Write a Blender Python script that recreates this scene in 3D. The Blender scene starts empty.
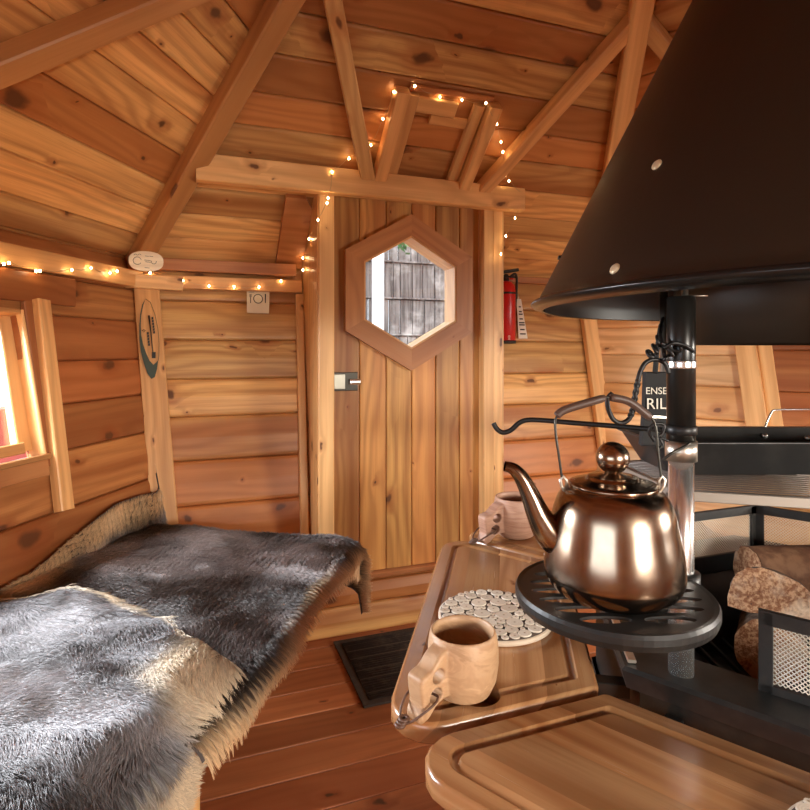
import bpy, bmesh, math, random
import numpy as np
from mathutils import Vector, Matrix
random.seed(7); RNG = np.random.default_rng(7)
SC = bpy.context.scene; COL = SC.collection
PI = math.pi
def rad(a): return math.radians(a)

# ------------------------------------------------------------------ camera
YAW = rad(20); F = 574.0
CAM = Vector((0, 0, 1.05))
FW = Vector((math.sin(YAW), math.cos(YAW), 0)); RT = Vector((math.cos(YAW), -math.sin(YAW), 0)); UP = Vector((0, 0, 1))
cd = bpy.data.cameras.new('camera'); cam = bpy.data.objects.new('camera', cd); COL.objects.link(cam)
cd.sensor_width = 36; cd.sensor_fit = 'HORIZONTAL'; cd.lens = 36 * F / 810; cd.shift_y = -55 / 810; cd.clip_start = 0.02
cam.location = CAM; cam.rotation_euler = (PI / 2, 0, -YAW); SC.camera = cam
# ------------------------------------------------------------------ world, lights, exposure
W = bpy.data.worlds.new('World'); SC.world = W; W.use_nodes = True
bg = W.node_tree.nodes['Background']; bg.inputs[0].default_value = (0.80, 0.90, 1.0, 1); bg.inputs[1].default_value = 3.2
SC.view_settings.view_transform = 'Standard'; SC.view_settings.look = 'None'; SC.view_settings.gamma = 1
SC.view_settings.use_curve_mapping = False; SC.view_settings.exposure = 0.78
SC.cycles.max_bounces = 8; SC.cycles.diffuse_bounces = 5; SC.cycles.glossy_bounces = 4; SC.cycles.transparent_max_bounces = 16
SC.cycles.caustics_reflective = False; SC.cycles.caustics_refractive = False; SC.cycles.sample_clamp_indirect = 6
SC.cycles.use_denoising = True
def area(name, loc, target, sx, sy, power, col):
    l = bpy.data.lights.new(name, 'AREA'); l.shape = 'RECTANGLE'; l.size = sx; l.size_y = sy; l.energy = power; l.color = col
    o = bpy.data.objects.new(name, l); COL.objects.link(o); o.location = loc
    o.rotation_euler = (Vector(target) - Vector(loc)).to_track_quat('-Z', 'Y').to_euler(); return o
# daylight outside the windows behind and beside the camera
C = Vector((0.80, 0.565, 0))
def nrm(az): return Vector((math.sin(rad(az)), math.cos(rad(az)), 0))
def tng(az): n = nrm(az); return Vector((n.y, -n.x, 0))
for az, pw, zz, lc in ((-60, 78, 1.0, (.90, .95, 1.0)), (180, 76, 1.0, (1, .91, .78)), (120, 62, 1.0, (1, .91, .78))):
    n = nrm(az)
    area('window_daylight', C + n * 2.15 + UP * (zz + .25), C + n * 0.4 + UP * 0.75, 0.5, 0.6, pw, lc)

# ------------------------------------------------------------------ mesh helpers
class MB:
    def __init__(s): s.v = []; s.f = []; s.uv = []; s.rn = []; s.sm = []
    def face(s, idx, uv=None, rn=(0.5, 0.5), smooth=False):
        s.f.append(tuple(idx)); s.uv.append(uv or [(s.v[i][0] + s.v[i][2], s.v[i][1]) for i in idx]); s.rn.append(rn); s.sm.append(smooth)
    def add(s, p): s.v.append((p[0], p[1], p[2])); return len(s.v) - 1
    def loops(s, rings, closed=True, caps=(True, True), smooth=True, rn=(0.5, 0.5), uvs=None):
        """bridge a list of rings (lists of points)"""
        ids = [[s.add(p) for p in r] for r in rings]
        n = len(rings[0]); acc = 0.0
        for k in range(len(rings) - 1):
            L = (Vector(rings[k + 1][0]) - Vector(rings[k][0])).length
            w = 0.0
            for j in range(n if closed else n - 1):
                j2 = (j + 1) % n
                e = (Vector(rings[k][j2]) - Vector(rings[k][j])).length
                s.face((ids[k][j], ids[k][j2], ids[k + 1][j2], ids[k + 1][j]),
                       [(acc, w), (acc, w + e), (acc + L, w + e), (acc + L, w)], rn, smooth)
                w += e
            acc += L
        if caps[0]: s.face(ids[0][::-1], None, rn, False)
        if caps[1]: s.face(ids[-1], None, rn, False)
        return ids
    def tube(s, pts, r, n=10, closed=False, caps=True, rn=(0.5, 0.5), flat=1.0, up=None):
        pts = [Vector(p) for p in pts]; m = len(pts)
        rr = r if hasattr(r, '__len__') else [r] * m
        rings = []; prev = None
        for i in range(m):
            if closed: t = (pts[(i + 1) % m] - pts[i - 1]).normalized()
            else: t = (pts[min(i + 1, m - 1)] - pts[max(i - 1, 0)]).normalized()
            if prev is None:
                a = Vector(up) if up else (Vector((0, 0, 1)) if abs(t.z) < .9 else Vector((1, 0, 0)))
            else: a = prev
            a = (a - t * a.dot(t)).normalized(); prev = a
            b = t.cross(a)
            rings.append([pts[i] + (a * math.cos(2 * PI * k / n) + b * math.sin(2 * PI * k / n) * flat) * rr[i] for k in range(n)])
        if closed: rings.append(rings[0]); caps = False
        s.loops(rings, caps=(caps, caps), rn=rn)
    def lathe(s, prof, n=40, o=(0, 0, 0), caps=(True, True), smooth=True, rn=(0.5, 0.5)):
        o = Vector(o)
        s.loops([[o + Vector((r * math.cos(2 * PI * k / n), r * math.sin(2 * PI * k / n), z)) for k in range(n)] for r, z in prof], caps=caps, smooth=smooth, rn=rn)
    def beam(s, A, B, w, h, up=(0, 0, 1), ch=0.003, rn=None, extA=0, extB=0):
        """chamfered bar along A-B; w across, h along up"""
        A = Vector(A); B = Vector(B); rn = rn or (random.random(), random.random())
        t = (B - A).normalized(); A = A - t * extA; B = B + t * extB
        u = Vector(up); u = (u - t * u.dot(t)).normalized(); b = t.cross(u)
        x, y = w / 2, h / 2; c = min(ch, x * .6, y * .6)
        pr = [(x - c, -y), (x, -y + c), (x, y - c), (x - c, y), (-x + c, y), (-x, y - c), (-x, -y + c), (-x + c, -y)]
        ra = [A + b * p + u * q for p, q in pr]; rb = [B + b * p + u * q for p, q in pr]
        ia = [s.add(p) for p in ra]; ib = [s.add(p) for p in rb]; L = (B - A).length; acc = 0
        for j in range(8):
            j2 = (j + 1) % 8; e = (ra[j2] - ra[j]).length
            s.face((ia[j], ia[j2], ib[j2], ib[j]), [(0, acc), (0, acc + e), (L, acc + e), (L, acc)], rn, False); acc += e
        s.face(ia[::-1], [(pr[7 - k][0] * .5, pr[7 - k][1] * 4) for k in range(8)], rn); s.face(ib, [(p[0] * .5, p[1] * 4) for p in pr], rn)
    def box(s, lo, hi, rn=None, ch=0.002, axis=0):
        """axis-aligned chamfered box; grain along axis"""
        lo = Vector(lo); hi = Vector(hi); c = (lo + hi) / 2; d = hi - lo
        A = c.copy(); B = c.copy(); A[axis] = lo[axis]; B[axis] = hi[axis]
        if axis == 2: s.beam(A, B, d.y if False else d[1], d[0], up=(1, 0, 0), ch=ch, rn=rn)
        elif axis == 0: s.beam(A, B, d[1], d[2], up=(0, 0, 1), ch=ch, rn=rn)
        else: s.beam(A, B, d[0], d[2], up=(0, 0, 1), ch=ch, rn=rn)
    def prism(s, poly, O, U, V, N, th, rn=None, grain=0):
        """polygon (u,v) in plane O,U,V extruded by th along N"""
        O = Vector(O); U = Vector(U); V = Vector(V); N = Vector(N); rn = rn or (random.random(), random.random())
        a = [s.add(O + U * p + V * q) for p, q in poly]; b = [s.add(O + U * p + V * q + N * th) for p, q in poly]
        uv = [(p, q) if grain == 0 else (q, p) for p, q in poly]
        s.face(a, uv, rn); s.face(b[::-1], uv[::-1], rn)
        n = len(poly)
        for j in range(n):
            j2 = (j + 1) % n; e = math.dist(poly[j], poly[j2])
            s.face((a[j2], a[j], b[j], b[j2]), [(e, 0), (0, 0), (0, th), (e, th)], rn)
    def board(s, pos, v0, v1, a0, b0, a1, b1, N, th=0.03, g=0.006, bulge=0.0015, rn=None, ch=0.009):
        """plank between v0,v1 (across), running a..b (along); pos(s,v) front surface, N towards the room"""
        rn = rn or (random.random(), random.random()); N = Vector(N); w = v1 - v0
        ch = min(ch, w * .3)
        pr = [(0, -th), (0.0007, -g), (ch * .35, -g * .3), (ch, 0), (w / 2, bulge), (w - ch, 0), (w - ch * .35, -g * .3), (w - .0007, -g), (w, -th)]
        L, R = [], []
        for q, d in pr:
            f = q / w; sa = a0 + (a1 - a0) * f; sb = b0 + (b1 - b0) * f
            L.append((s.add(Vector(pos(sa, v0 + q)) + N * d), sa, q)); R.append((s.add(Vector(pos(sb, v0 + q)) + N * d), sb, q))
        m = len(pr)
        for j in range(m):
            k = (j + 1) % m
            s.face((L[j][0], R[j][0], R[k][0], L[k][0]), [(L[j][1], L[j][2]), (R[j][1], R[j][2]), (R[k][1], R[k][2]), (L[k][1], L[k][2])], rn, False)
        s.face([x[0] for x in L], [(x[1], x[2]) for x in L], rn); s.face([x[0] for x in R][::-1], [(x[1], x[2]) for x in R][::-1], rn)
    def build(s, name, mat, parent=None, off=None, fixn=True, weld=False):
        me = bpy.data.meshes.new(name)
        if parent is not None and off is None: off = parent.location
        off = Vector(off) if off is not None else Vector((0, 0, 0))
        me.from_pydata([(x - off.x, y - off.y, z - off.z) for x, y, z in s.v], [], s.f)
        uvl = me.uv_layers.new(name='UVMap'); rl = me.uv_layers.new(name='rnd')
        fu = [c for uv in s.uv for p in uv for c in p]; fr = [c for f, r in zip(s.f, s.rn) for _ in f for c in r]
        uvl.data.foreach_set('uv', fu); rl.data.foreach_set('uv', fr)
        me.polygons.foreach_set('use_smooth', s.sm)
        if fixn:
            bm = bmesh.new(); bm.from_mesh(me)
            if weld: bmesh.ops.remove_doubles(bm, verts=bm.verts, dist=1e-6)
            bmesh.ops.recalc_face_normals(bm, faces=bm.faces); bm.to_mesh(me); bm.free()
        if mat is not None: me.materials.append(mat)
        o = bpy.data.objects.new(name, me); COL.objects.link(o)
        if parent is not None: o.parent = parent
        else: o.location = off
        return o
def thing(name, label, cat, loc=(0, 0, 0), group=None, kind=None):
    o = bpy.data.objects.new(name, None); COL.objects.link(o); o.location = loc; o.empty_display_size = .05
    return tag(o, label, cat, group, kind)
def tag(o, label=None, cat=None, group=None, kind=None):
    if label: o['label'] = label
    if cat: o['category'] = cat
    if group: o['group'] = group
    if kind: o['kind'] = kind
    return o
def struct(o, label=None, cat=None): return tag(o, label, cat, None, 'structure')
def copy_tree(o, parent=None):
    c = o.copy(); COL.objects.link(c); c.parent = parent
    for ch in o.children: copy_tree(ch, c)
    return c
def bake(o):
    """apply modifiers by evaluating"""
    dg = bpy.context.evaluated_depsgraph_get(); me = bpy.data.meshes.new_from_object(o.evaluated_get(dg))
    o.modifiers.clear(); o.data = me; return o
def boolean(o, cutter, op='DIFFERENCE'):
    m = o.modifiers.new('b', 'BOOLEAN'); m.operation = op; m.object = cutter; m.solver = 'EXACT'
    bpy.context.view_layer.update(); bake(o); bpy.data.objects.remove(cutter, do_unlink=True); return o
def ray(x, y): return FW + RT * ((x - 405) / F) + UP * ((350 - y) / F)
def at(x, y, d): return CAM + ray(x, y) * d
def on_plane(x, y, P, N):
    d = ray(x, y); return CAM + d * ((Vector(P) - CAM).dot(N) / d.dot(N))
def catmull(P, n=8, closed=False):
    P = [Vector(p) for p in P]; out = []; m = len(P)
    for i in range(m if closed else m - 1):
        if closed: a, b, c, d = P[i - 1], P[i], P[(i + 1) % m], P[(i + 2) % m]
        else: a, b, c, d = P[max(i - 1, 0)], P[i], P[i + 1], P[min(i + 2, m - 1)]
        for k in range(n):
            t = k / n
            out.append(0.5 * ((2 * b) + (c - a) * t + (2 * a - 5 * b + 4 * c - d) * t * t + (3 * b - a - 3 * c + d) * t ** 3))
    if not closed: out.append(P[-1])
    return out

# ------------------------------------------------------------------ materials
class NT:
    def __init__(s, name):
        s.m = bpy.data.materials.new(name); s.m.use_nodes = True; s.t = s.m.node_tree; s.t.nodes.clear()
        s.out = s.n('ShaderNodeOutputMaterial'); s.b = s.n('ShaderNodeBsdfPrincipled'); s.l(s.b.outputs[0], s.out.inputs[0])
    def n(s, t, **k):
        x = s.t.nodes.new(t)
        for a, b in k.items(): setattr(x, a, b)
        return x
    def l(s, a, b): s.t.links.new(a, b)
    def val(s, x, inp):
        if hasattr(x, 'links') or isinstance(x, bpy.types.NodeSocket): s.l(x, inp)
        else: inp.default_value = x
    def math(s, op, a, b=0.0, c=0.0, clamp=False):
        x = s.n('ShaderNodeMath', operation=op, use_clamp=clamp); s.val(a, x.inputs[0]); s.val(b, x.inputs[1]); s.val(c, x.inputs[2]); return x.outputs[0]
    def mix(s, f, a, b, bt='MIX'):
        x = s.n('ShaderNodeMix', data_type='RGBA', blend_type=bt); s.val(f, x.inputs[0])
        s.val(a if isinstance(a, bpy.types.NodeSocket) else (*a, 1), x.inputs[6]); s.val(b if isinstance(b, bpy.types.NodeSocket) else (*b, 1), x.inputs[7]); return x.outputs[2]
    def comb(s, x, y, z=0.0):
        c = s.n('ShaderNodeCombineXYZ'); s.val(x, c.inputs[0]); s.val(y, c.inputs[1]); s.val(z, c.inputs[2]); return c.outputs[0]
    def noise(s, vec, scale=1, detail=2, rough=.5, dist=0.0):
        x = s.n('ShaderNodeTexNoise'); s.l(vec, x.inputs['Vector']); x.inputs['Scale'].default_value = scale; x.inputs['Detail'].default_value = detail
        x.inputs['Roughness'].default_value = rough; x.inputs['Distortion'].default_value = dist; return x.outputs[0]
    def smooth(s, x, lo, hi):
        m = s.n('ShaderNodeMapRange', interpolation_type='SMOOTHSTEP'); s.val(x, m.inputs[0]); m.inputs[1].default_value = lo; m.inputs[2].default_value = hi; return m.outputs[0]
    def bump(s, h, strength, dist):
        b = s.n('ShaderNodeBump'); b.inputs['Strength'].default_value = strength; b.inputs['Distance'].default_value = dist; s.l(h, b.inputs['Height']); s.l(b.outputs[0], s.b.inputs['Normal'])
def wood(name, sap, heart, knot, tint=(0, 1), rough=.42, kn=1.0, redb=.5, grain=1.0, stave=0.0, var=1.0, spec=.4, pale=None):
    """pine: sap/heart colours, knots, growth rings that bend round the knots"""
    N = NT(name)
    uv = N.n('ShaderNodeUVMap', uv_map='UVMap').outputs[0]; rn = N.n('ShaderNodeUVMap', uv_map='rnd').outputs[0]
    su = N.n('ShaderNodeSeparateXYZ'); N.l(uv, su.inputs[0]); sr = N.n('ShaderNodeSeparateXYZ'); N.l(rn, sr.inputs[0])
    u, v = su.outputs[0], su.outputs[1]; r1, r2 = sr.outputs[0], sr.outputs[1]
    if stave > 0:
        vv = N.math('DIVIDE', v, stave); fl = N.math('FLOOR', vv)
        h = N.math('FRACT', N.math('MULTIPLY', N.math('SINE', N.math('MULTIPLY_ADD', fl, 12.9898, 3.1)), 437.585))
        r1 = N.math('FRACT', N.math('ADD', r1, h)); r2 = N.math('FRACT', N.math('ADD', r2, N.math('MULTIPLY', h, 7.3)))
    U = N.math('MULTIPLY_ADD', r1, 37.7, u); V = N.math('MULTIPLY_ADD', r2, 23.3, v)
    P = N.comb(U, V)
    # knots
    wob = N.noise(P, 9, 1)
    vor = N.n('ShaderNodeTexVoronoi', voronoi_dimensions='2D', feature='F1'); vor.inputs['Scale'].default_value = 5.2
    wob2 = N.noise(N.comb(V, U), 23, 2)
    N.l(N.comb(N.math('MULTIPLY_ADD', wob2, .035, N.math('MULTIPLY', U, .62)), N.math('MULTIPLY_ADD', wob, .045, V)), vor.inputs['Vector'])
    d = vor.outputs['Distance']
    sc = N.n('ShaderNodeSeparateColor'); N.l(vor.outputs['Color'], sc.inputs[0])
    size = N.math('MULTIPLY_ADD', N.math('POWER', sc.outputs[0], 3.0), .085 * kn, .012 * kn)      # radius in cells
    rel = N.math('DIVIDE', d, size)
    core = N.math('SUBTRACT', 1.0, N.smooth(rel, .45, 1.05)); halo = N.math('SUBTRACT', 1.0, N.smooth(rel, .8, 3.0))
    bend = N.math('MULTIPLY', N.math('EXPONENT', N.math('MULTIPLY', rel, -.55)), 1.3)
    # rings
    lf = N.noise(N.comb(N.math('MULTIPLY', U, .9), N.math('MULTIPLY', V, 5.0)), 1, 2, .5)
    ph = N.math('ADD', N.math('MULTIPLY', V, 20.0), N.math('ADD', N.math('MULTIPLY', lf, 7.0), bend))
    ring = N.math('MULTIPLY_ADD', N.math('SINE', N.math('MULTIPLY', ph, 6.2832)), .5, .5)
    ring = N.math('POWER', ring, 1.6)
    streak = N.smooth(N.noise(N.comb(N.math('MULTIPLY', U, .8), N.math('MULTIPLY', V, 34.0)), 1, 3, .6), .42, .68)
    fib = N.noise(N.comb(N.math('MULTIPLY', U, 7.0), N.math('MULTIPLY', V, 260.0)), 1, 3, .6)
    band = N.noise(N.comb(N.math('MULTIPLY', U, .45), N.math('MULTIPLY', V, 9.0)), 1, 1, .5)
    # heartwood share: per board plus a slow band along it
    hw = N.smooth(N.math('ADD', N.math('MULTIPLY', band, .9), N.math('MULTIPLY', r1, .75 * var)), .75 - redb * .35, 1.15 - redb * .35)
    base = N.mix(hw, sap, heart)
    base = N.mix(N.math('MULTIPLY', streak, .38 * grain), base, (heart[0] * .86, heart[1] * .74, heart[2] * .6))
    base = N.mix(N.math('MULTIPLY', ring, .58 * grain), base, N.mix(.55, base, (heart[0] * .62, heart[1] * .5, heart[2] * .42)))
    base = N.mix(N.math('MULTIPLY', N.smooth(fib, .45, .8), .28 * grain), base, (heart[0] * .8, heart[1] * .72, heart[2] * .62))
    bright = N.math('MULTIPLY_ADD', r2, .55 * var, 1.02 - .27 * var)
    hs = N.n('ShaderNodeHueSaturation'); N.l(base, hs.inputs['Color']); N.l(bright, hs.inputs['Value']); base = hs.outputs[0]
    base = N.mix(N.math('MULTIPLY', halo, .55), base, (heart[0] * .72, heart[1] * .5, heart[2] * .38))
    base = N.mix(N.math('MULTIPLY', core, .88), base, knot)
    N.l(base, N.b.inputs['Base Color'])
    rg = N.math('MULTIPLY_ADD', fib, .18, rough - .09); N.l(rg, N.b.inputs['Roughness']); N.b.inputs['Specular IOR Level'].default_value = spec
    N.bump(N.math('ADD', N.math('MULTIPLY', ring, .3), N.math('MULTIPLY', fib, .5)), .25, .0012)
    return N.m
SAP = (.80, .47, .17); HEART = (.49, .195, .062); KNOT = (.10, .032, .012)
M = {}
M['wall'] = wood('pine_wall', SAP, HEART, KNOT, redb=.55, kn=1.4, grain=1.25)
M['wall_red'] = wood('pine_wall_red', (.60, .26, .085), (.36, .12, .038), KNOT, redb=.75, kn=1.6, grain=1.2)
M['wall_lit'] = wood('pine_wall_lit', (.84, .56, .28), (.66, .36, .14), (.2, .08, .03), redb=.2, kn=1.8, grain=1.1)  # paler copy of the wall pine, paints in the daylight on the right wall
M['roof'] = wood('pine_roof', (.84, .50, .19), (.50, .21, .068), (.085, .028, .01), redb=.45, kn=1.6, grain=1.25)
M['beam'] = wood('pine_beam', (.72, .40, .16), (.55, .27, .10), KNOT, redb=.4, kn=1.0, var=.7)
M['beam_pale'] = wood('pine_beam_pale', (.80, .49, .21), (.66, .36, .14), KNOT, redb=.25, kn=.9, var=.6)
M['beam_red'] = wood('pine_beam_red', (.50, .22, .085), (.40, .15, .055), KNOT, redb=.6, var=.6)
M['door'] = wood('pine_door', (.74, .40, .12), (.46, .185, .055), (.09, .03, .012), redb=.5, kn=1.5, grain=1.3)
M['hexframe'] = wood('pine_hex_frame', (.52, .24, .09), (.44, .18, .065), KNOT, kn=.5, var=.4)
M['floor'] = wood('pine_floor', (.42, .155, .062), (.30, .095, .038), (.05, .02, .01), redb=.5, rough=.36, kn=1.0, var=.9)
M['table'] = wood('table_pine', (.50, .275, .125), (.335, .16, .066), (.10, .035, .012), rough=.24, kn=.35, redb=.4, stave=.058, var=.8, grain=1.8, spec=.7)
M['birch'] = wood('carved_birch', (.74, .50, .27), (.60, .34, .15), (.35, .17, .07), rough=.5, kn=.3, var=.2)
M['slice'] = wood('plaque_wood', (.90, .76, .54), (.82, .66, .44), (.5, .35, .2), kn=.2, var=.2)
def plain(name, col, rough=.5, metal=0.0, spec=.5, emit=None, es=0, noise=None, coat=0, alpha=None, trans=0):
    N = NT(name); b = N.b; b.inputs['Base Color'].default_value = (*col, 1); b.inputs['Roughness'].default_value = rough
    b.inputs['Metallic'].default_value = metal; b.inputs['Specular IOR Level'].default_value = spec; b.inputs['Coat Weight'].default_value = coat
    b.inputs['Transmission Weight'].default_value = trans
    if emit: b.inputs['Emission Color'].default_value = (*emit, 1); b.inputs['Emission Strength'].default_value = es
    if noise:
        c2, sc, lo, hi, bs = noise
        tc = N.n('ShaderNodeTexCoord').outputs['Object']; nz = N.noise(tc, sc, 5, .6)
        N.l(N.mix(N.smooth(nz, lo, hi), col, c2), b.inputs['Base Color'])
        if bs: N.bump(nz, bs, .001)
    return N.m
M['black'] = plain('black_steel', (.009, .0085, .008), .42, .0, noise=((.018, .015, .013), 60, .4, .7, .12))
M['hood'] = plain('black_painted_hood', (.022, .0135, .008), .40, .0, .45)
M['hoodrim'] = plain('hood_rim', (.03, .028, .026), .25, .6)
M['iron'] = plain('wrought_iron', (.014, .012, .011), .42, .3)
M['chrome'] = plain('chrome', (.85, .83, .80), .24, .92)
M['nickel'] = plain('brushed_nickel', (.68, .62, .53), .38, 1.0)
M['sleeve'] = plain('black_glossy_tube', (.014, .012, .010), .28, .2)
M['rivet'] = plain('brass_rivet', (.75, .62, .40), .35, .3)
M['leather'] = plain('brown_leather', (.10, .045, .025), .5)
M['red'] = plain('extinguisher_red', (.55, .012, .012), .3, 0, .5)
M['white'] = plain('white_paper', (.80, .74, .62), .6)
M['card'] = plain('cream_card', (.82, .74, .56), .6)
M['ink'] = plain('black_ink', (.02, .018, .015), .6)
M['green'] = plain('green_ink', (.05, .07, .05), .6)
M['bulb'] = plain('warm_bulb', (1, .8, .5), .4, emit=(1.0, .70, .36), es=45)
M['wire'] = plain('thin_wire', (.5, .36, .2), .4, .5)
M['mat'] = plain('door_mat', (.035, .024, .018), .9, noise=((.07, .05, .035), 25, .45, .7, .3))
M['matrib'] = plain('door_mat_rib', (.12, .085, .06), .85)
M['lock'] = plain('lock_plate', (.42, .40, .33), .35, .8)
M['darkmetal'] = plain('dark_metal', (.06, .055, .045), .35, .8)
M['pan'] = plain('cast_iron_pan', (.045, .043, .042), .42, .35, noise=((.07, .066, .062), 14, .4, .7, .05))
M['fabricblack'] = plain('black_fabric', (.015, .014, .014), .8)
M['glass'] = plain('window_glass', (1, 1, 1), .0, 0, .5, trans=1.0)
M['skin'] = plain('hide_leather', (.10, .085, .08), .9)
# thin glass: see-through with a little reflection
N = NT('thin_glass'); gl = N.n('ShaderNodeBsdfGlossy'); gl.inputs['Roughness'].default_value = .02; tr = N.n('ShaderNodeBsdfTransparent')
mx = N.n('ShaderNodeMixShader'); mx.inputs[0].default_value = .06; N.l(tr.outputs[0], mx.inputs[1]); N.l(gl.outputs[0], mx.inputs[2]); N.l(mx.outputs[0], N.out.inputs[0]); M['glass'] = N.m
# smoky copper-coloured kettle steel with heat tint and soot near the base
N = NT('kettle_metal'); tc = N.n('ShaderNodeTexCoord').outputs['Object']; sp = N.n('ShaderNodeSeparateXYZ'); N.l(tc, sp.inputs[0])
nz = N.noise(tc, 22, 4, .6); n2 = N.noise(tc, 9, 3, .6)
c = N.mix(N.smooth(n2, .35, .65), (.38, .285, .205), (.235, .165, .115))
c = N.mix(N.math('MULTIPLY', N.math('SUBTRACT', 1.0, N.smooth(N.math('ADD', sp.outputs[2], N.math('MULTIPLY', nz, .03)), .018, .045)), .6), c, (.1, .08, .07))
N.l(c, N.b.inputs['Base Color']); N.b.inputs['Metallic'].default_value = 1; N.l(N.math('MULTIPLY_ADD', nz, .26, .07), N.b.inputs['Roughness']); M['kettle'] = N.m
# log ends: rings and ash speckle; bark
N = NT('log_end'); tc = N.n('ShaderNodeTexCoord').outputs['Object']; nz = N.noise(tc, 170, 5, .75); n2 = N.noise(tc, 18, 4, .6)
c = N.mix(N.smooth(nz, .42, .6), (.22, .08, .03), (.55, .32, .17)); c = N.mix(N.math('MULTIPLY', N.smooth(n2, .48, .68), .7), c, (.72, .56, .40)); c = N.mix(N.smooth(nz, .36, .30), c, (.05, .03, .02))
N.l(c, N.b.inputs['Base Color']); N.b.inputs['Roughness'].default_value = .85; N.bump(nz, .6, .003); M['logend'] = N.m
N = NT('bark'); tc = N.n('ShaderNodeTexCoord').outputs['Object']; nz = N.noise(tc, 45, 5, .7)
N.l(N.mix(N.smooth(nz, .4, .62), (.09, .045, .025), (.24, .16, .11)), N.b.inputs['Base Color']); N.b.inputs['Roughness'].default_value = .9; N.bump(nz, .8, .006); M['bark'] = N.m
# wood-slice trivet discs, tone per slice from the rnd map, rings from UV (radius, -)
N = NT('wood_slice'); uv = N.n('ShaderNodeUVMap', uv_map='UVMap').outputs[0]; rn = N.n('ShaderNodeUVMap', uv_map='rnd').outputs[0]
su = N.n('ShaderNodeSeparateXYZ'); N.l(uv, su.inputs[0]); sr = N.n('ShaderNodeSeparateXYZ'); N.l(rn, sr.inputs[0])
rr = N.math('SQRT', N.math('ADD', N.math('POWER', su.outputs[0], 2), N.math('POWER', su.outputs[1], 2)))
ring = N.math('MULTIPLY_ADD', N.math('SINE', N.math('MULTIPLY', rr, 2600)), .5, .5)
c = N.mix(N.math('MULTIPLY', sr.outputs[0], .75), (.78, .70, .58), (.48, .38, .29)); c = N.mix(N.math('MULTIPLY', ring, .3), c, (.40, .29, .2))
c = N.mix(N.math('SUBTRACT', 1, N.smooth(rr, .0005, .0025)), c, (.3, .2, .12)); N.l(c, N.b.inputs['Base Color']); N.b.inputs['Roughness'].default_value = .6; M['slices'] = N.m
M['slicebase'] = plain('trivet_gap', (.06, .04, .03), .8); M['slicerim'] = plain('trivet_rim', (.62, .50, .38), .7)
# weathered grey boards outside
N = NT('weathered_boards'); tc = N.n('ShaderNodeTexCoord').outputs['Object']; sp = N.n('ShaderNodeSeparateXYZ'); N.l(tc, sp.inputs[0])
nz = N.noise(tc, 3, 4, .6); st = N.noise(N.comb(N.math('MULTIPLY', sp.outputs[0], 30), 0, N.math('MULTIPLY', sp.outputs[2], 2)), 1, 4, .6)
c = N.mix(N.smooth(st, .3, .7), (.055, .041, .034), (.20, .16, .14)); c = N.mix(N.smooth(nz, .5, .72), c, (.42, .36, .32)); N.l(c, N.b.inputs['Base Color']); N.b.inputs['Roughness'].default_value = .9; M['shed'] = N.m
M['snowwhite'] = plain('white_paint', (.9, .9, .92), .6); M['leafgreen'] = plain('leaf_green', (.06, .16, .05), .7)
M['ground'] = plain('ground', (.35, .33, .30), .9); M['barn_red'] = plain('barn_red', (.35, .05, .03), .8)
M['leatherdark'] = plain('dark_brown_grip', (.09, .05, .035), .45)
M['palemetal'] = plain('pale_zinc_frame', (.36, .31, .26), .5, .6)
M['gratewire'] = plain('grate_wire', (.22, .19, .17), .4, .8)
N = NT('brown_log_side'); tc = N.n('ShaderNodeTexCoord').outputs['Object']; nz = N.noise(tc, 30, 5, .6)
N.l(N.mix(N.smooth(nz, .4, .62), (.13, .055, .025), (.24, .12, .06)), N.b.inputs['Base Color']); N.b.inputs['Roughness'].default_value = .8; N.bump(nz, .4, .003); M['barkbrown'] = N.m
def carved(name, c1, c2, c3, sc, stretch):
    N = NT(name); tc = N.n('ShaderNodeTexCoord').outputs['Object']; mp = N.n('ShaderNodeMapping'); mp.inputs['Scale'].default_value = stretch; N.l(tc, mp.inputs[0])
    nz = N.noise(mp.outputs[0], sc, 4, .6, 1.2); w = N.math('MULTIPLY_ADD', N.math('SINE', N.math('MULTIPLY', nz, 34)), .5, .5)
    c = N.mix(N.smooth(nz, .35, .65), c1, c2); c = N.mix(N.math('MULTIPLY', w, .45), c, c3); N.l(c, N.b.inputs['Base Color']); N.b.inputs['Roughness'].default_value = .5; return N.m
M['birch3'] = carved('carved_birch_wood', (.58, .36, .20), (.43, .25, .13), (.33, .17, .08), 14, (1, 1, 2.2))
M['birchstripe'] = carved('striped_wood', (.46, .26, .17), (.38, .20, .13), (.24, .11, .07), 16, (.5, .5, 5))
# fur
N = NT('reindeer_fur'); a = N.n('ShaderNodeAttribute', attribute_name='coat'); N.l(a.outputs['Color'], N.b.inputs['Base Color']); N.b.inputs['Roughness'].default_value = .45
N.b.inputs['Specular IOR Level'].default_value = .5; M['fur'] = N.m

# ------------------------------------------------------------------ room shell
ZE = 1.386; LEAN = .20; PH = rad(40)
def ap(z): return 1.70 + LEAN * (z - 1.05)
AE = ap(ZE)
def wpt(az, s, z, off=0.0):
    return C + nrm(az) * (ap(z) - off) + tng(az) * s + UP * z
def rpt(az, s, q, off=0.0):
    n = nrm(az); return C + n * (AE - q * math.cos(PH)) + tng(az) * s + UP * (ZE + q * math.sin(PH)) + rN(az) * off
def rN(az): return -nrm(az) * math.sin(PH) - UP * math.cos(PH)
def wN(az): return (-nrm(az) + UP * LEAN).normalized()
R3 = math.sqrt(3)
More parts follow.
